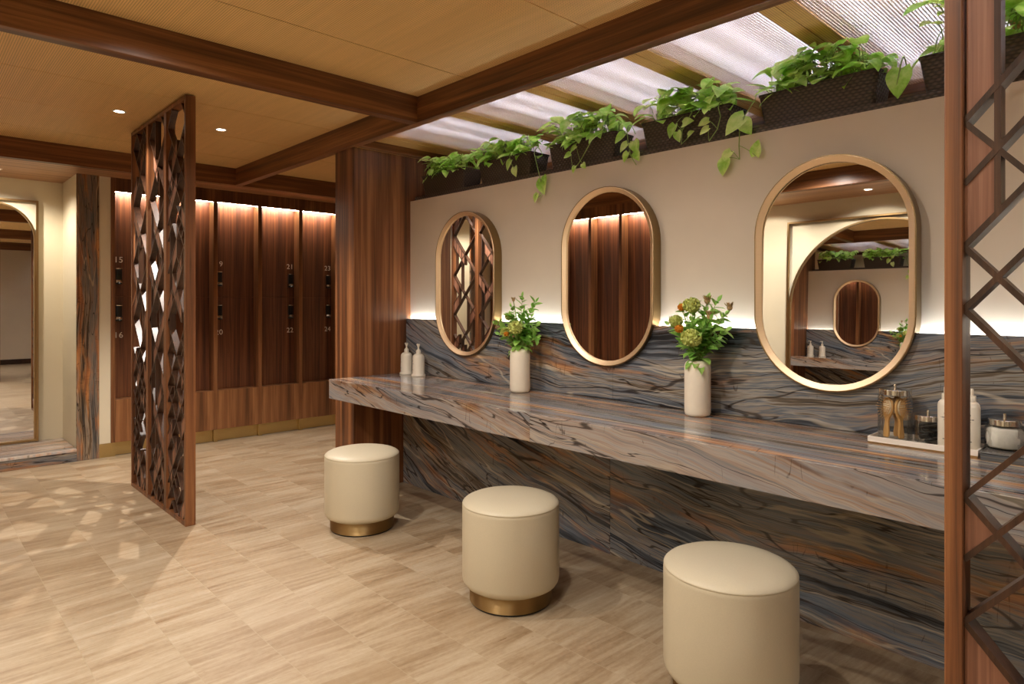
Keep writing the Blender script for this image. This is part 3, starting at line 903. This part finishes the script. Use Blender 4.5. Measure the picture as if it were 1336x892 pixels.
def sprig(lv, st, p0, p1, p2, nl, ln, rnd, r=.0022):
    ln *= 1.12
    pts = bez(p0, p1, p2, 10)
    st.tube(pts, r, 6, taper=r * .5)
    for i in range(nl):
        t = .30 + .7 * (i + .3) / nl
        k = min(9, int(t * 10)); p = pts[k].lerp(pts[k + 1], t * 10 - k)
        d = (pts[k + 1] - pts[k]).normalized()
        az = i * 2.4 + rnd.uniform(-.4, .4)
        a = d.cross(Vector((.3, .9, .2))).normalized(); b = d.cross(a)
        out = a * math.cos(az) + b * math.sin(az)
        dd = (d * rnd.uniform(.5, 1.0) + out).normalized()
        s = ln * rnd.uniform(.9, 1.35) * (1 - .3 * t)
        leaf(lv, p, dd, (d + out * -.4), s, s * .30, .22, rnd.uniform(.1, .7))
    leaf(lv, pts[-1], (pts[-1] - pts[-2]), (0, -1, .3), ln * .6, ln * .16, .2, .1)

# camera-right vector on the counter (the bouquets are laid out along the wall, in world metres)
def bouquet(root, spec, blooms, seed, low=16):
    rnd = random.Random(seed)
    lv, st = MB(), MB()
    z0 = .2
    for (dx, dy, dz, nl, ln) in spec:
        p0 = (rnd.uniform(-.012, .012), rnd.uniform(-.012, .012), z0)
        p1 = (dx * .25, dy * .25, z0 + .6 * (dz - z0) + .03)
        sprig(lv, st, p0, p1, (dx, dy, dz), int(nl * 1.7), ln, rnd)
    for i in range(26):
        az = rnd.uniform(0, 2 * PI); el = rnd.uniform(.25, 1.2); rr = rnd.uniform(.05, .13)
        p = Vector((math.cos(az) * math.cos(el) * rr, math.sin(az) * math.cos(el) * rr * .7, .30 + rr * 1.25 * math.sin(el)))
        st.tube(bez((0, 0, z0), (p.x * .3, p.y * .3, .28), p, 6), .0016, 5)
        leaf(lv, p, Vector((math.cos(az), math.sin(az), rnd.uniform(0, 1.))), (0, -.6, 1), rnd.uniform(.05, .075), rnd.uniform(.013, .02), .25, rnd.uniform(.2, .9))
    for i in range(low):
        az = rnd.uniform(0, 2 * PI); h = rnd.uniform(.265, .33)
        p = Vector((.02 * math.cos(az), .02 * math.sin(az), h - .02))
        d = Vector((math.cos(az), math.sin(az), rnd.uniform(-.1, .8)))
        st.tube([(0.01 * math.cos(az), .01 * math.sin(az), z0), p], .0018, 5)
        leaf(lv, p, d, (0, 0, 1), rnd.uniform(.055, .08), rnd.uniform(.016, .024), .2, rnd.uniform(.3, 1.2))
    for (kind, dx, dy, dz, r) in blooms:
        st.tube(bez((0, 0, z0), (dx * .3, dy * .3, z0 + .6 * (dz - z0)), (dx, dy, dz - r * .6), 8), .0024, 6)
    st.build('stems', M['stem'], root, smooth=60)
    lv.build('leaves', M['sprig'], root, smooth=180)
    for q, (kind, dx, dy, dz, r) in enumerate(blooms):
        if kind == 'ball': bloom_ball((dx, dy, dz), r, seed + q, 1.1).build('bloom', M['bloom_green'], root, smooth=180)['label'] = 'pale green ruffled bloom'
        elif kind == 'orange':
            mb = bloom_ball((dx, dy, dz), r, seed + q); mb.build('bloom', M['bloom_orange'], root, smooth=180)['label'] = 'orange globe bloom'
        else:                                                   # spiky thistle head
            mb = MB(); c = Vector((dx, dy, dz))
            mb.lathe([(0, -r * .7), (r * .45, -r * .5), (r * .6, 0), (r * .35, r * .5), (0, r * .6)], 12, c, False, False)
            for i in range(16):
                a = 2 * PI * i / 16; d = Vector((math.cos(a) * .8, math.sin(a) * .8, rnd.uniform(.3, 1.6)))
                leaf(mb, c + Vector((math.cos(a), math.sin(a), 0)) * r * .4, d, (0, 0, 1), r * 1.3, r * .14, .2, -.3)
            mb.build('bloom', M['bloom_tan'], root, smooth=180)['label'] = 'spiky brown thistle head'

b1 = thing('bouquet', 'small bouquet of green sprigs in the vase nearer the soap bottles', 'flowers', (-2.753, 2.685, ZT))
bouquet(b1, [(-.15, -.05, .40, 9, .055), (-.11, -.06, .34, 7, .055), (-.05, -.02, .50, 7, .05), (.02, 0, .56, 9, .055), (.10, .03, .53, 10, .055), (.07, .02, .44, 8, .055),
             (.12, .02, .40, 7, .055), (.14, .0, .33, 6, .055), (-.03, -.04, .45, 8, .055), (.05, -.04, .40, 8, .055), (-.07, .02, .41, 7, .055), (.0, .03, .47, 8, .05)],
        [('ball', .035, -.07, .385, .043), ('ball', -.055, -.06, .355, .034), ('orange', -.028, -.085, .345, .016), ('ball', -.06, -.03, .445, .026), ('thistle', -.035, -.02, .545, .016)], 5)
b2 = thing('bouquet', 'fuller bouquet with orange globes and thistle heads in the right-hand vase', 'flowers', (-1.600, 2.716, ZT))
bouquet(b2, [(-.13, -.03, .42, 7, .05), (-.08, 0, .50, 8, .05), (-.02, 0, .52, 8, .05), (.04, .02, .54, 9, .055), (.09, .02, .53, 9, .06), (.12, .03, .47, 9, .055), (.13, .02, .40, 8, .055),
             (.10, .0, .36, 8, .05), (.05, -.04, .42, 9, .055), (.0, -.05, .44, 8, .05), (-.05, -.05, .40, 8, .05), (.08, -.03, .45, 8, .055), (.02, .04, .48, 8, .05), (-.1, .02, .37, 7, .05)],
        [('ball', .012, -.075, .365, .046), ('ball', -.02, -.02, .515, .040), ('ball', -.09, -.04, .440, .032), ('orange', -.055, -.07, .405, .021), ('orange', -.065, -.03, .505, .020),
         ('thistle', .05, 0, .535, .024), ('thistle', .145, .03, .505, .022), ('thistle', .075, -.02, .465, .024), ('thistle', -.115, -.03, .445, .018)], 9, 18)

# ------------------------------------------------------------------ soap bottles
def soap(x, y, label, rz):
    r = thing('soap_bottle', label, 'soap dispenser', (x, y, ZT), rz, 'pump bottles by the column')
    b = MB()
    b.lathe([(0, .0), (.050, .0), (.0515, .003), (.0515, .010), (.0455, .016), (.0435, .020), (.0430, .130), (.0415, .142), (.036, .152), (.026, .159), (.018, .161), (0, .161)], 40, (0, 0, 0), False, False)
    b.build('bottle_body', M['bottle'], r, smooth=45)
    b = MB()
    b.lathe([(.0175, .159), (.0175, .172), (.0165, .183), (.012, .190), (.0065, .193), (.0058, .208), (.0080, .212), (.0115, .226), (.0115, .231), (0, .232)], 28, (0, 0, 0), False, False)
    b.tube([(0, 0, .2275), (-.018, 0, .2285), (-.036, 0, .2265), (-.041, 0, .222)], .0045, 10)
    b.build('pump', M['bottle'], r, smooth=45)
    # faint label print: a small emblem and a few lines of small type
    lb = MB(); R = .0437
    def mark(u0, u1, za, zb):
        k = 4
        for i in range(k):
            a0 = -PI / 2 + (u0 + (u1 - u0) * i / k) / R; a1 = -PI / 2 + (u0 + (u1 - u0) * (i + 1) / k) / R
            lb.face([(R * math.cos(a0), R * math.sin(a0), za), (R * math.cos(a1), R * math.sin(a1), za), (R * math.cos(a1), R * math.sin(a1), zb), (R * math.cos(a0), R * math.sin(a0), zb)])
    mark(-.003, .000, .108, .120); mark(.0005, .003, .105, .113); mark(-.004, .004, .103, .1045)
    mark(-.016, .016, .0905, .0925); mark(-.009, .009, .086, .0868); mark(-.012, .006, .050, .0515); mark(-.014, .014, .046, .0475)
    lb.build('label_print', M['ink'], r)
soap(-4.052, 2.772, 'white pump bottle on the counter, touching the wood column side', -.35)
soap(-3.872, 2.752, 'white pump bottle on the counter, the one farther from the wood column', -.35)

# ------------------------------------------------------------------ tray group at the right end
def tray():
    r = thing('tray', 'white lacquered tray with a brass underside holding the hairbrush jar', 'tray', (-.678, 2.728, ZT))
    w, d = .172, .076
    b = MB()
    b.box(-w, w, -d, d, .006, .012).box(-w, w, -d, -d + .006, .012, .026).box(-w, w, d - .006, d, .012, .026)
    b.box(-w, -w + .006, -d + .006, d - .006, .012, .026).box(w - .006, w, -d + .006, d - .006, .012, .026)
    b.build('tray_body', M['tray'], r, bevel=.0012)
    MB().box(-w + .001, w - .001, -d + .001, d - .001, 0, .006).build('tray_base', M['brass'], r)
tray()
ZTR = ZT + .012
def jar(x, y, z, R, H, lid_R, label, n=40, knob=True):
    r = thing('jar', label, 'jar', (x, y, z), .2, 'glass jars with metal lids')
    b = MB(); t = .0018
    b.lathe([(0, .0), (R - .004, .0), (R, .004), (R, H - .012), (R - .003, H - .004), (R - .003, H), (R - .003 - t, H), (R - .003 - t, H - .006), (R - t, H - .014), (R - t, .006), (R - .006, .004), (0, .004)], n, (0, 0, 0), False, False)
    b.build('jar_glass', M['glass'], r, smooth=40)
    l = MB()
    l.lathe([(0, H + .0005), (lid_R, H + .0005), (lid_R, H + .018), (lid_R - .002, H + .020), (0, H + .020)], 48, (0, 0, 0), False, False)
    l.build('lid', M['chrome'], r, smooth=40)
    k = MB(); k.lathe([(.0055, H + .020), (.0045, H + .024), (.005, H + .036), (.0035, H + .0385), (0, H + .0385)], 16, (0, 0, 0), False, False)
    k.build('lid_knob', M['chrome'], r, smooth=40)
    return r
jar(-.781, 2.737, ZTR, .058, .168, .054, 'tall clear glass jar with a chrome lid, full of hairbrushes')
jar(-.676, 2.748, ZTR, .044, .082, .043, 'low clear glass jar with a chrome lid, holding black hair ties')
def hairbrush(x, y, tilt, azim, yaw, label):
    r = thing('hairbrush', label, 'hairbrush', (x, y, ZTR + .0055), 0, 'wooden hairbrushes in the jar')
    r.rotation_euler = Euler((0, tilt, azim), 'XYZ')
    prof = [(.000, .0095), (.006, .0120), (.020, .0125), (.045, .0088), (.062, .0080), (.075, .0105), (.088, .0190), (.105, .0245), (.125, .0245), (.140, .0190), (.150, .0085), (.1525, .0)]
    pts = [(w, z) for z, w in prof] + [(-w, z) for z, w in reversed(prof) if w > 0]
    f = Matrix.Rotation(yaw, 3, 'Z')
    b = MB(); b.prism(pts, lambda u, v: f @ Vector((u, -.0045, v)), lambda u, v: f @ Vector((u, .0045, v)))
    b.build('brush_body', M['brushwood'], r, bevel=.0022)
    p = MB()
    rings = []
    for s, y_ in ((1., -.0045), (.96, -.0065), (.7, -.0078), (.2, -.0085)):
        rings.append([f @ Vector((.019 * s * math.cos(2 * PI * i / 24), y_, .115 + .029 * s * math.sin(2 * PI * i / 24))) for i in range(24)])
    p.loops(rings, True, False, True); p.build('cushion', M['brushpad'], r, smooth=60)
    q = MB()
    for i in range(-3, 4):
        for j in range(-4, 5):
            u, v = i * .0056 + (.0028 if j % 2 else 0), j * .0062
            if (u / .018) ** 2 + (v / .028) ** 2 <= 1.:
                d = Vector((u * .8, -.019, v * .65))
                q.tube([f @ Vector((u, -.007, .115 + v)), f @ (Vector((u, -.007, .115 + v)) + d)], .0010, 5)
                q.lathe([(0, -.0017), (.0017, 0), (0, .0017)], 6, f @ (Vector((u, -.007, .115 + v)) + d), False, False)
    q.build('bristles', M['brushwood'], r)
hairbrush(-.808, 2.724, .06, .1, -.55, 'wooden paddle hairbrush leaning at the left side of the tall jar')
hairbrush(-.782, 2.764, .0, .0, .25, 'wooden hairbrush standing upright in the middle of the tall jar')
hairbrush(-.757, 2.724, -.03, .1, 1.05, 'wooden hairbrush leaning at the right side of the tall jar')
rnd = random.Random(4)
for i in range(9):
    A = i * 2.1; rr = .010 + .006 * (i % 2)
    rot = Euler((rnd.uniform(-.35, .35), rnd.uniform(-.35, .35), 0)).to_matrix()
    tr = MB().torus(.0185, .0042, (0, 0, 0), rot, 28, 8).build('hair_tie', M['black'], smooth=60)
    tr.location = (-.676 + rr * math.cos(A), 2.748 + rr * math.sin(A), ZTR + .0125 + .0042 * i)
    tag(tr, 'black elastic hair tie in the heap inside the low glass jar', 'hair tie', 'hair ties in the low jar')

def spray(x, y, label, rz):
    r = thing('spray_bottle', label, 'spray bottle', (x, y, ZTR), rz, 'white spray bottles on the tray')
    R = .029
    b = MB(); b.lathe([(0, 0), (R - .003, 0), (R, .003), (R, .150), (R - .002, .160), (R - .008, .168), (R - .014, .171), (0, .172)], 40, (0, 0, 0), False, False)
    b.build('bottle_body', M['bottle'], r, smooth=45)
    c = MB(); c.lathe([(.0165, .171), (.0165, .190), (.0155, .191), (.0105, .1915), (.0100, .212), (.0085, .2155), (0, .2155)], 28, (0, 0, 0), False, False)
    c.tube([(0, -.008, .206), (0, -.0125, .206)], .002, 8)
    c.build('spray_cap', M['bottle'], r, smooth=45)
    lb = MB(); R2 = R + .0004
    def mark(u0, u1, za, zb):
        for i in range(4):
            a0 = -PI / 2 + (u0 + (u1 - u0) * i / 4) / R2; a1 = -PI / 2 + (u0 + (u1 - u0) * (i + 1) / 4) / R2
            lb.face([(R2 * math.cos(a0), R2 * math.sin(a0), za), (R2 * math.cos(a1), R2 * math.sin(a1), za), (R2 * math.cos(a1), R2 * math.sin(a1), zb), (R2 * math.cos(a0), R2 * math.sin(a0), zb)])
    mark(-.006, -.002, .128, .144); mark(-.001, .004, .126, .136); mark(.002, .008, .123, .128); mark(-.007, -.003, .122, .126)
    for u in range(9):
        mark(-.0175 + u * .004, -.0175 + u * .004 + (.0026 if u % 3 else .0016), .1085, .1125)
    mark(-.009, .009, .1015, .103); mark(-.012, .002, .0335, .0365); mark(.003, .011, .0335, .0365)
    lb.build('label_print', M['ink'], r)
spray(-.607, 2.706, 'slim white spray bottle beside the low jar, partly behind the screen post', .15)
spray(-.538, 2.705, 'slim white spray bottle at the tray corner, right of the screen post', -.05)
tag(MB().box(-.495, -.17, 2.625, 2.812, ZT, ZT + .030).build('stone_riser', M['stone_riser'], bevel=.002), 'low grey stone block under the cotton jar at the counter\'s right end', 'stone block')
cj = jar(-.447, 2.735, ZT + .030, .056, .080, .047, 'clear glass jar with a chrome lid standing on the grey stone block', 10)
cb = MB(); cb.lathe([(0, .0), (.046, .0), (.0515, .006), (.0525, .03), (.0515, .058), (.044, .066), (.02, .070), (0, .070)], 24, (0, 0, 0), False, False)
rnd = random.Random(2)
for v in cb.bm.verts:
    if .004 < v.co.z: v.co += Vector((rnd.uniform(-.0012, .0005), rnd.uniform(-.0012, .0005), rnd.uniform(-.002, .002)))
co = cb.build('cotton_pads', M['cotton'], smooth=60); co.location = (-.447, 2.735, ZT + .0345); co['kind'] = 'stuff'
tag(co, 'white cotton pads packed inside the jar on the stone block', 'cotton')

# ------------------------------------------------------------------ planters with pothos
ZW = 2.134
def planter_mesh(root):
    W0, W1, D0, D1, Hh = .228, .252, .074, .090, .172
    def rr(w, d, z, r=.02, n=5):
        pts = []
        for sx, sy, a0 in ((1, 1, 0), (-1, 1, PI / 2), (-1, -1, PI), (1, -1, 1.5 * PI)):
            for i in range(n + 1):
                a = a0 + PI / 2 * i / n
                pts.append((sx * (w - r) + r * math.cos(a), sy * (d - r) + r * math.sin(a), z))
        return pts
    b = MB()
    b.loops([rr(W0, D0, 0.001), rr(W1, D1, Hh - .010), rr(W1 + .004, D1 + .004, Hh - .008), rr(W1 + .004, D1 + .004, Hh), rr(W1 - .006, D1 - .006, Hh), rr(W1 - .010, D1 - .010, Hh - .03)], True, True, False)
    b.build('planter', M['weave'], root, smooth=35)
    s = MB(); s.loops([rr(W1 - .0095, D1 - .0095, Hh - .045), rr(W1 - .0095, D1 - .0095, Hh - .030)], True, True, True)
    s.build('soil', M['soil'], root)
    return W1, D1, Hh
def pothos(x, label, seed, nleaf, tall, vines, big=1.0):
    yc = 2.885 + .09
    r = thing('potted_pothos', label, 'potted plant', (x, yc, ZW + .001), 0, 'pothos planters along the wall top')
    W1, D1, Hh = planter_mesh(r)
    rnd = random.Random(seed)
    lv, st = MB(), MB()
    zs = Hh - .032
    for i in range(int(nleaf * 1.5)):
        bx = rnd.uniform(-.93, .93) * (W1 - .03); by = rnd.uniform(-1, .8) * (D1 - .025)
        h = (tall + .025) * rnd.random()
        front = rnd.random() < .45
        az = rnd.uniform(PI * 1.1, PI * 1.9) if front else rnd.uniform(0, 2 * PI)
        sp = rnd.uniform(.02, .085)
        tip = Vector((bx + sp * math.cos(az), by + sp * math.sin(az), Hh + .012 + h))
        if front and h < .05: tip.z = Hh + rnd.uniform(-.01, .04)
        st.tube(bez((bx, by, zs), (bx, by, tip.z + .012), tip, 6), .0018, 5)
        d = Vector((math.cos(az), math.sin(az), rnd.uniform(-.5, .5)))
        ln = rnd.uniform(.060, .098) * big
        leaf(lv, tip, d, (rnd.uniform(-.35, .35), -.35 + rnd.uniform(-.35, .35), 1), ln, ln * .40, rnd.uniform(.12, .4), rnd.uniform(.2, 1.2), .45)
    # fine tangled stems over the rim
    for i in range(10):
        bx = rnd.uniform(-.9, .9) * (W1 - .03)
        st.tube(bez((bx, -.04, zs), (bx + rnd.uniform(-.05, .05), -.07, Hh + rnd.uniform(.04, .10)), (bx + rnd.uniform(-.10, .10), rnd.uniform(-.1, .02), Hh + rnd.uniform(.01, .05)), 8), .0018, 5)
    st.build('stems', M['stem'], r, smooth=60)
    lv.build('foliage', M['pothos'], r, smooth=180)
    for pts, leaves in vines:
        vl, vs = MB(), MB()
        P = [Vector((p[0] - x, p[1] - yc, p[2] - ZW - .001)) for p in pts]
        start = Vector((P[0].x, -.05, zs)); over = Vector((P[0].x, -.10, Hh + .015))
        vs.tube(bez(start, over + Vector((0, 0, .03)), P[0], 6)[:-1] + P, .0024, 6)
        for (lx, lz, size, az, pitch) in leaves:
            c = Vector((lx - x, P[-1].y - .012, lz - ZW - .001))
            q = min(P, key=lambda p: (p - c).length)
            d = Vector((math.sin(az), -.35, pitch)).normalized()
            base = c - d * size * .5
            vs.tube(bez(q, (q + base) / 2 + Vector((0, -.012, .012)), base, 5), .0015, 5)
            leaf(vl, base, d, (0, -1, .35), size, size * .40, .25, .5, .45)
        o = vs.build('vine', M['stem'], r, smooth=60)
        vl.build('vine_leaves', M['pothos'], o, smooth=180)
Yv = 2.85
def V(*p): return [(a, Yv, b) for a, b in p]
pothos(-3.772, 'woven planter of pothos next to the wood column, with low even leaves', 3, 84, .085, [], .95)
pothos(-3.118, 'woven planter of pothos over the first mirror, thick with leaves spilling forward', 8, 88, .085,
       [(V((-3.02, 2.30), (-3.00, 2.24), (-2.97, 2.20)), [(-3.02, 2.235, .075, -.6, -1.), (-2.96, 2.185, .07, .3, -1.)]),
        (V((-2.797, 2.274), (-2.758, 2.15), (-2.738, 2.087), (-2.712, 2.028), (-2.751, 2.005), (-2.79, 1.994)), [(-2.722, 2.062, .105, .25, -1.), (-2.700, 2.105, .05, .5, -.8), (-2.777, 1.996, .06, -.4, -1.)])], 1.05)
pothos(-2.462, 'woven planter of pothos above the middle mirror, with tall leaves at its left end', 14, 86, .11,
       [(V((-2.327, 2.289), (-2.366, 2.245), (-2.428, 2.168), (-2.48, 2.123)), [(-2.522, 2.214, .055, -.9, -.2), (-2.469, 2.125, .045, -.2, -.8), (-2.394, 2.135, .045, .6, -.6), (-2.475, 2.245, .05, -.6, -.4)]),
        (V((-2.101, 2.28), (-2.091, 2.196), (-2.071, 2.132), (-2.041, 2.086)), [(-2.148, 2.247, .075, -.8, -.5), (-2.12, 2.192, .065, -.7, -.6), (-2.106, 2.137, .06, -.5, -1.), (-2.041, 2.18, .08, .4, -1.), (-2.03, 2.13, .06, .5, -1.)])], 1.1)
pothos(-1.782, 'woven planter of pothos with two looping vines hanging over its front', 21, 66, .10,
       [(V((-1.569, 2.287), (-1.557, 2.241), (-1.573, 2.185), (-1.617, 2.135)), [(-1.645, 2.228, .06, -1.2, -.2), (-1.64, 2.188, .055, -1., -.4)]),
        (V((-1.709, 2.295), (-1.764, 2.215), (-1.769, 2.147), (-1.734, 2.171)), [(-1.822, 2.222, .075, -.5, -1.), (-1.782, 2.186, .06, .3, -1.), (-1.712, 2.19, .045, .7, .3), (-1.73, 2.25, .07, 1., .1)]),
        (V((-1.386, 2.282), (-1.434, 2.222), (-1.461, 2.156), (-1.464, 2.086), (-1.461, 2.021)), [(-1.487, 2.188, .12, -.7, -.5), (-1.423, 2.165, .09, .5, -.7), (-1.526, 2.045, .07, -.6, -.6), (-1.538, 1.998, .085, -.2, -1.), (-1.376, 2.06, .075, .2, 1.)])], 1.15)
pothos(-1.136, 'woven planter of bushy pothos above the right-hand mirror, tallest in the middle', 33, 96, .115, [], 1.05)
pothos(-.490, 'woven planter of large-leaved pothos partly hidden by the screen post', 41, 46, .16,
       [(V((-.79, 2.30), (-.80, 2.25), (-.81, 2.19)), [(-.80, 2.215, .12, -.1, -1.)])], 1.3)
tag(MB().box(XC + .06, -.1, 2.8715, 2.8765, ZW, ZW + .026).box(XC + .06, -.1, 2.8765, 3.085, ZW, ZW + .0008).build('planter_tray', M['weave']), 'long dark tray along the wall top under the row of planters', 'tray')

# ------------------------------------------------------------------ downlights
down_m = emission('downlight_lens', (1., .9, .76, 1), 14.)
def downlight(x, y, z, label, energy, size=150, color=(1., .80, .60), blend=.6, rad=.03):
    r = thing('downlight', label, 'downlight', (x, y, z), 0, 'recessed ceiling downlights')
    b = MB(); b.lathe([(.030, -.004), (.040, -.004), (.042, .0)], 32, (0, 0, 0), False, False); b.build('trim_ring', M['white'], r, smooth=40)
    b = MB(); b.lathe([(.030, -.0015), (.030, -.001)], 32, (0, 0, 0), True, True); b.build('lens', down_m, r)
    ld = bpy.data.lights.new('downlight_lamp', 'SPOT'); ld.energy = energy; ld.spot_size = math.radians(size); ld.spot_blend = blend
    ld.color = color; ld.shadow_soft_size = rad
    lo = bpy.data.objects.new('downlight_lamp', ld); COL.objects.link(lo); lo.parent = r; lo.location = (0, 0, -.012)
WARM = (1., .935, .86)
downlight(-4.93, 1.745, ZC, 'small round downlight in the ceiling behind the lattice screen', 130, 104, (1., .92, .84), rad=.009)
downlight(-4.93, 1.09, ZC, 'small round downlight in the ceiling in front of the lattice screen', 30, 110, (1., .9, .8))
downlight(-6.85, .62, ZB, 'small round downlight in the soffit of the left alcove', 48, 150, (1., .88, .74))
fill_lamps = [(-2.75, .9), (-2.2, .1), (-1.5, 1.2), (-.75, .3), (.9, 1.0), (2.4, 1.0)]  # unseen fill downlights, added to brighten the vanity area
EN = [62, 56, 44, 34, 50, 50]
for i, (x, y) in enumerate(fill_lamps):
    downlight(x, y, ZC, 'added fill downlight in the ceiling over the vanity floor, %s out of view' % ordn[i], EN[i], 162, WARM)
for i, x in enumerate((-3.0, -2.0, -1.0)):
    downlight(x, -.58, ZB, 'small round downlight in the front alcove soffit, %s from the niches' % ordn[i], 28, 150, (1., .88, .74))

# ------------------------------------------------------------------ world, camera, render settings
w = bpy.data.worlds.new('room_world'); scene.world = w; w.use_nodes = True
w.node_tree.nodes['Background'].inputs[0].default_value = (.02, .02, .02, 1)
w.node_tree.nodes['Background'].inputs[1].default_value = 1.
cam = bpy.data.cameras.new('camera'); co_ = bpy.data.objects.new('camera', cam); COL.objects.link(co_)
cam.sensor_width = 36.; cam.sensor_fit = 'HORIZONTAL'
cam.lens = 849. / 1336. * 36.
cam.shift_y = -(446. - 396.5) / 1336.
cam.clip_start = .02
co_.location = (0, 0, 1.35)
co_.rotation_euler = (PI / 2, 0, math.atan2(.72438, .68943))
scene.camera = co_
vs = scene.view_settings
vs.view_transform = 'Standard'; vs.look = 'None'; vs.gamma = 1.; vs.use_curve_mapping = False
vs.exposure = .5
cy = scene.cycles
cy.use_denoising = True
cy.max_bounces = 9; cy.diffuse_bounces = 4; cy.glossy_bounces = 6; cy.transparent_max_bounces = 12; cy.transmission_bounces = 6
cy.sample_clamp_indirect = 6.
cy.caustics_reflective = False; cy.caustics_refractive = False
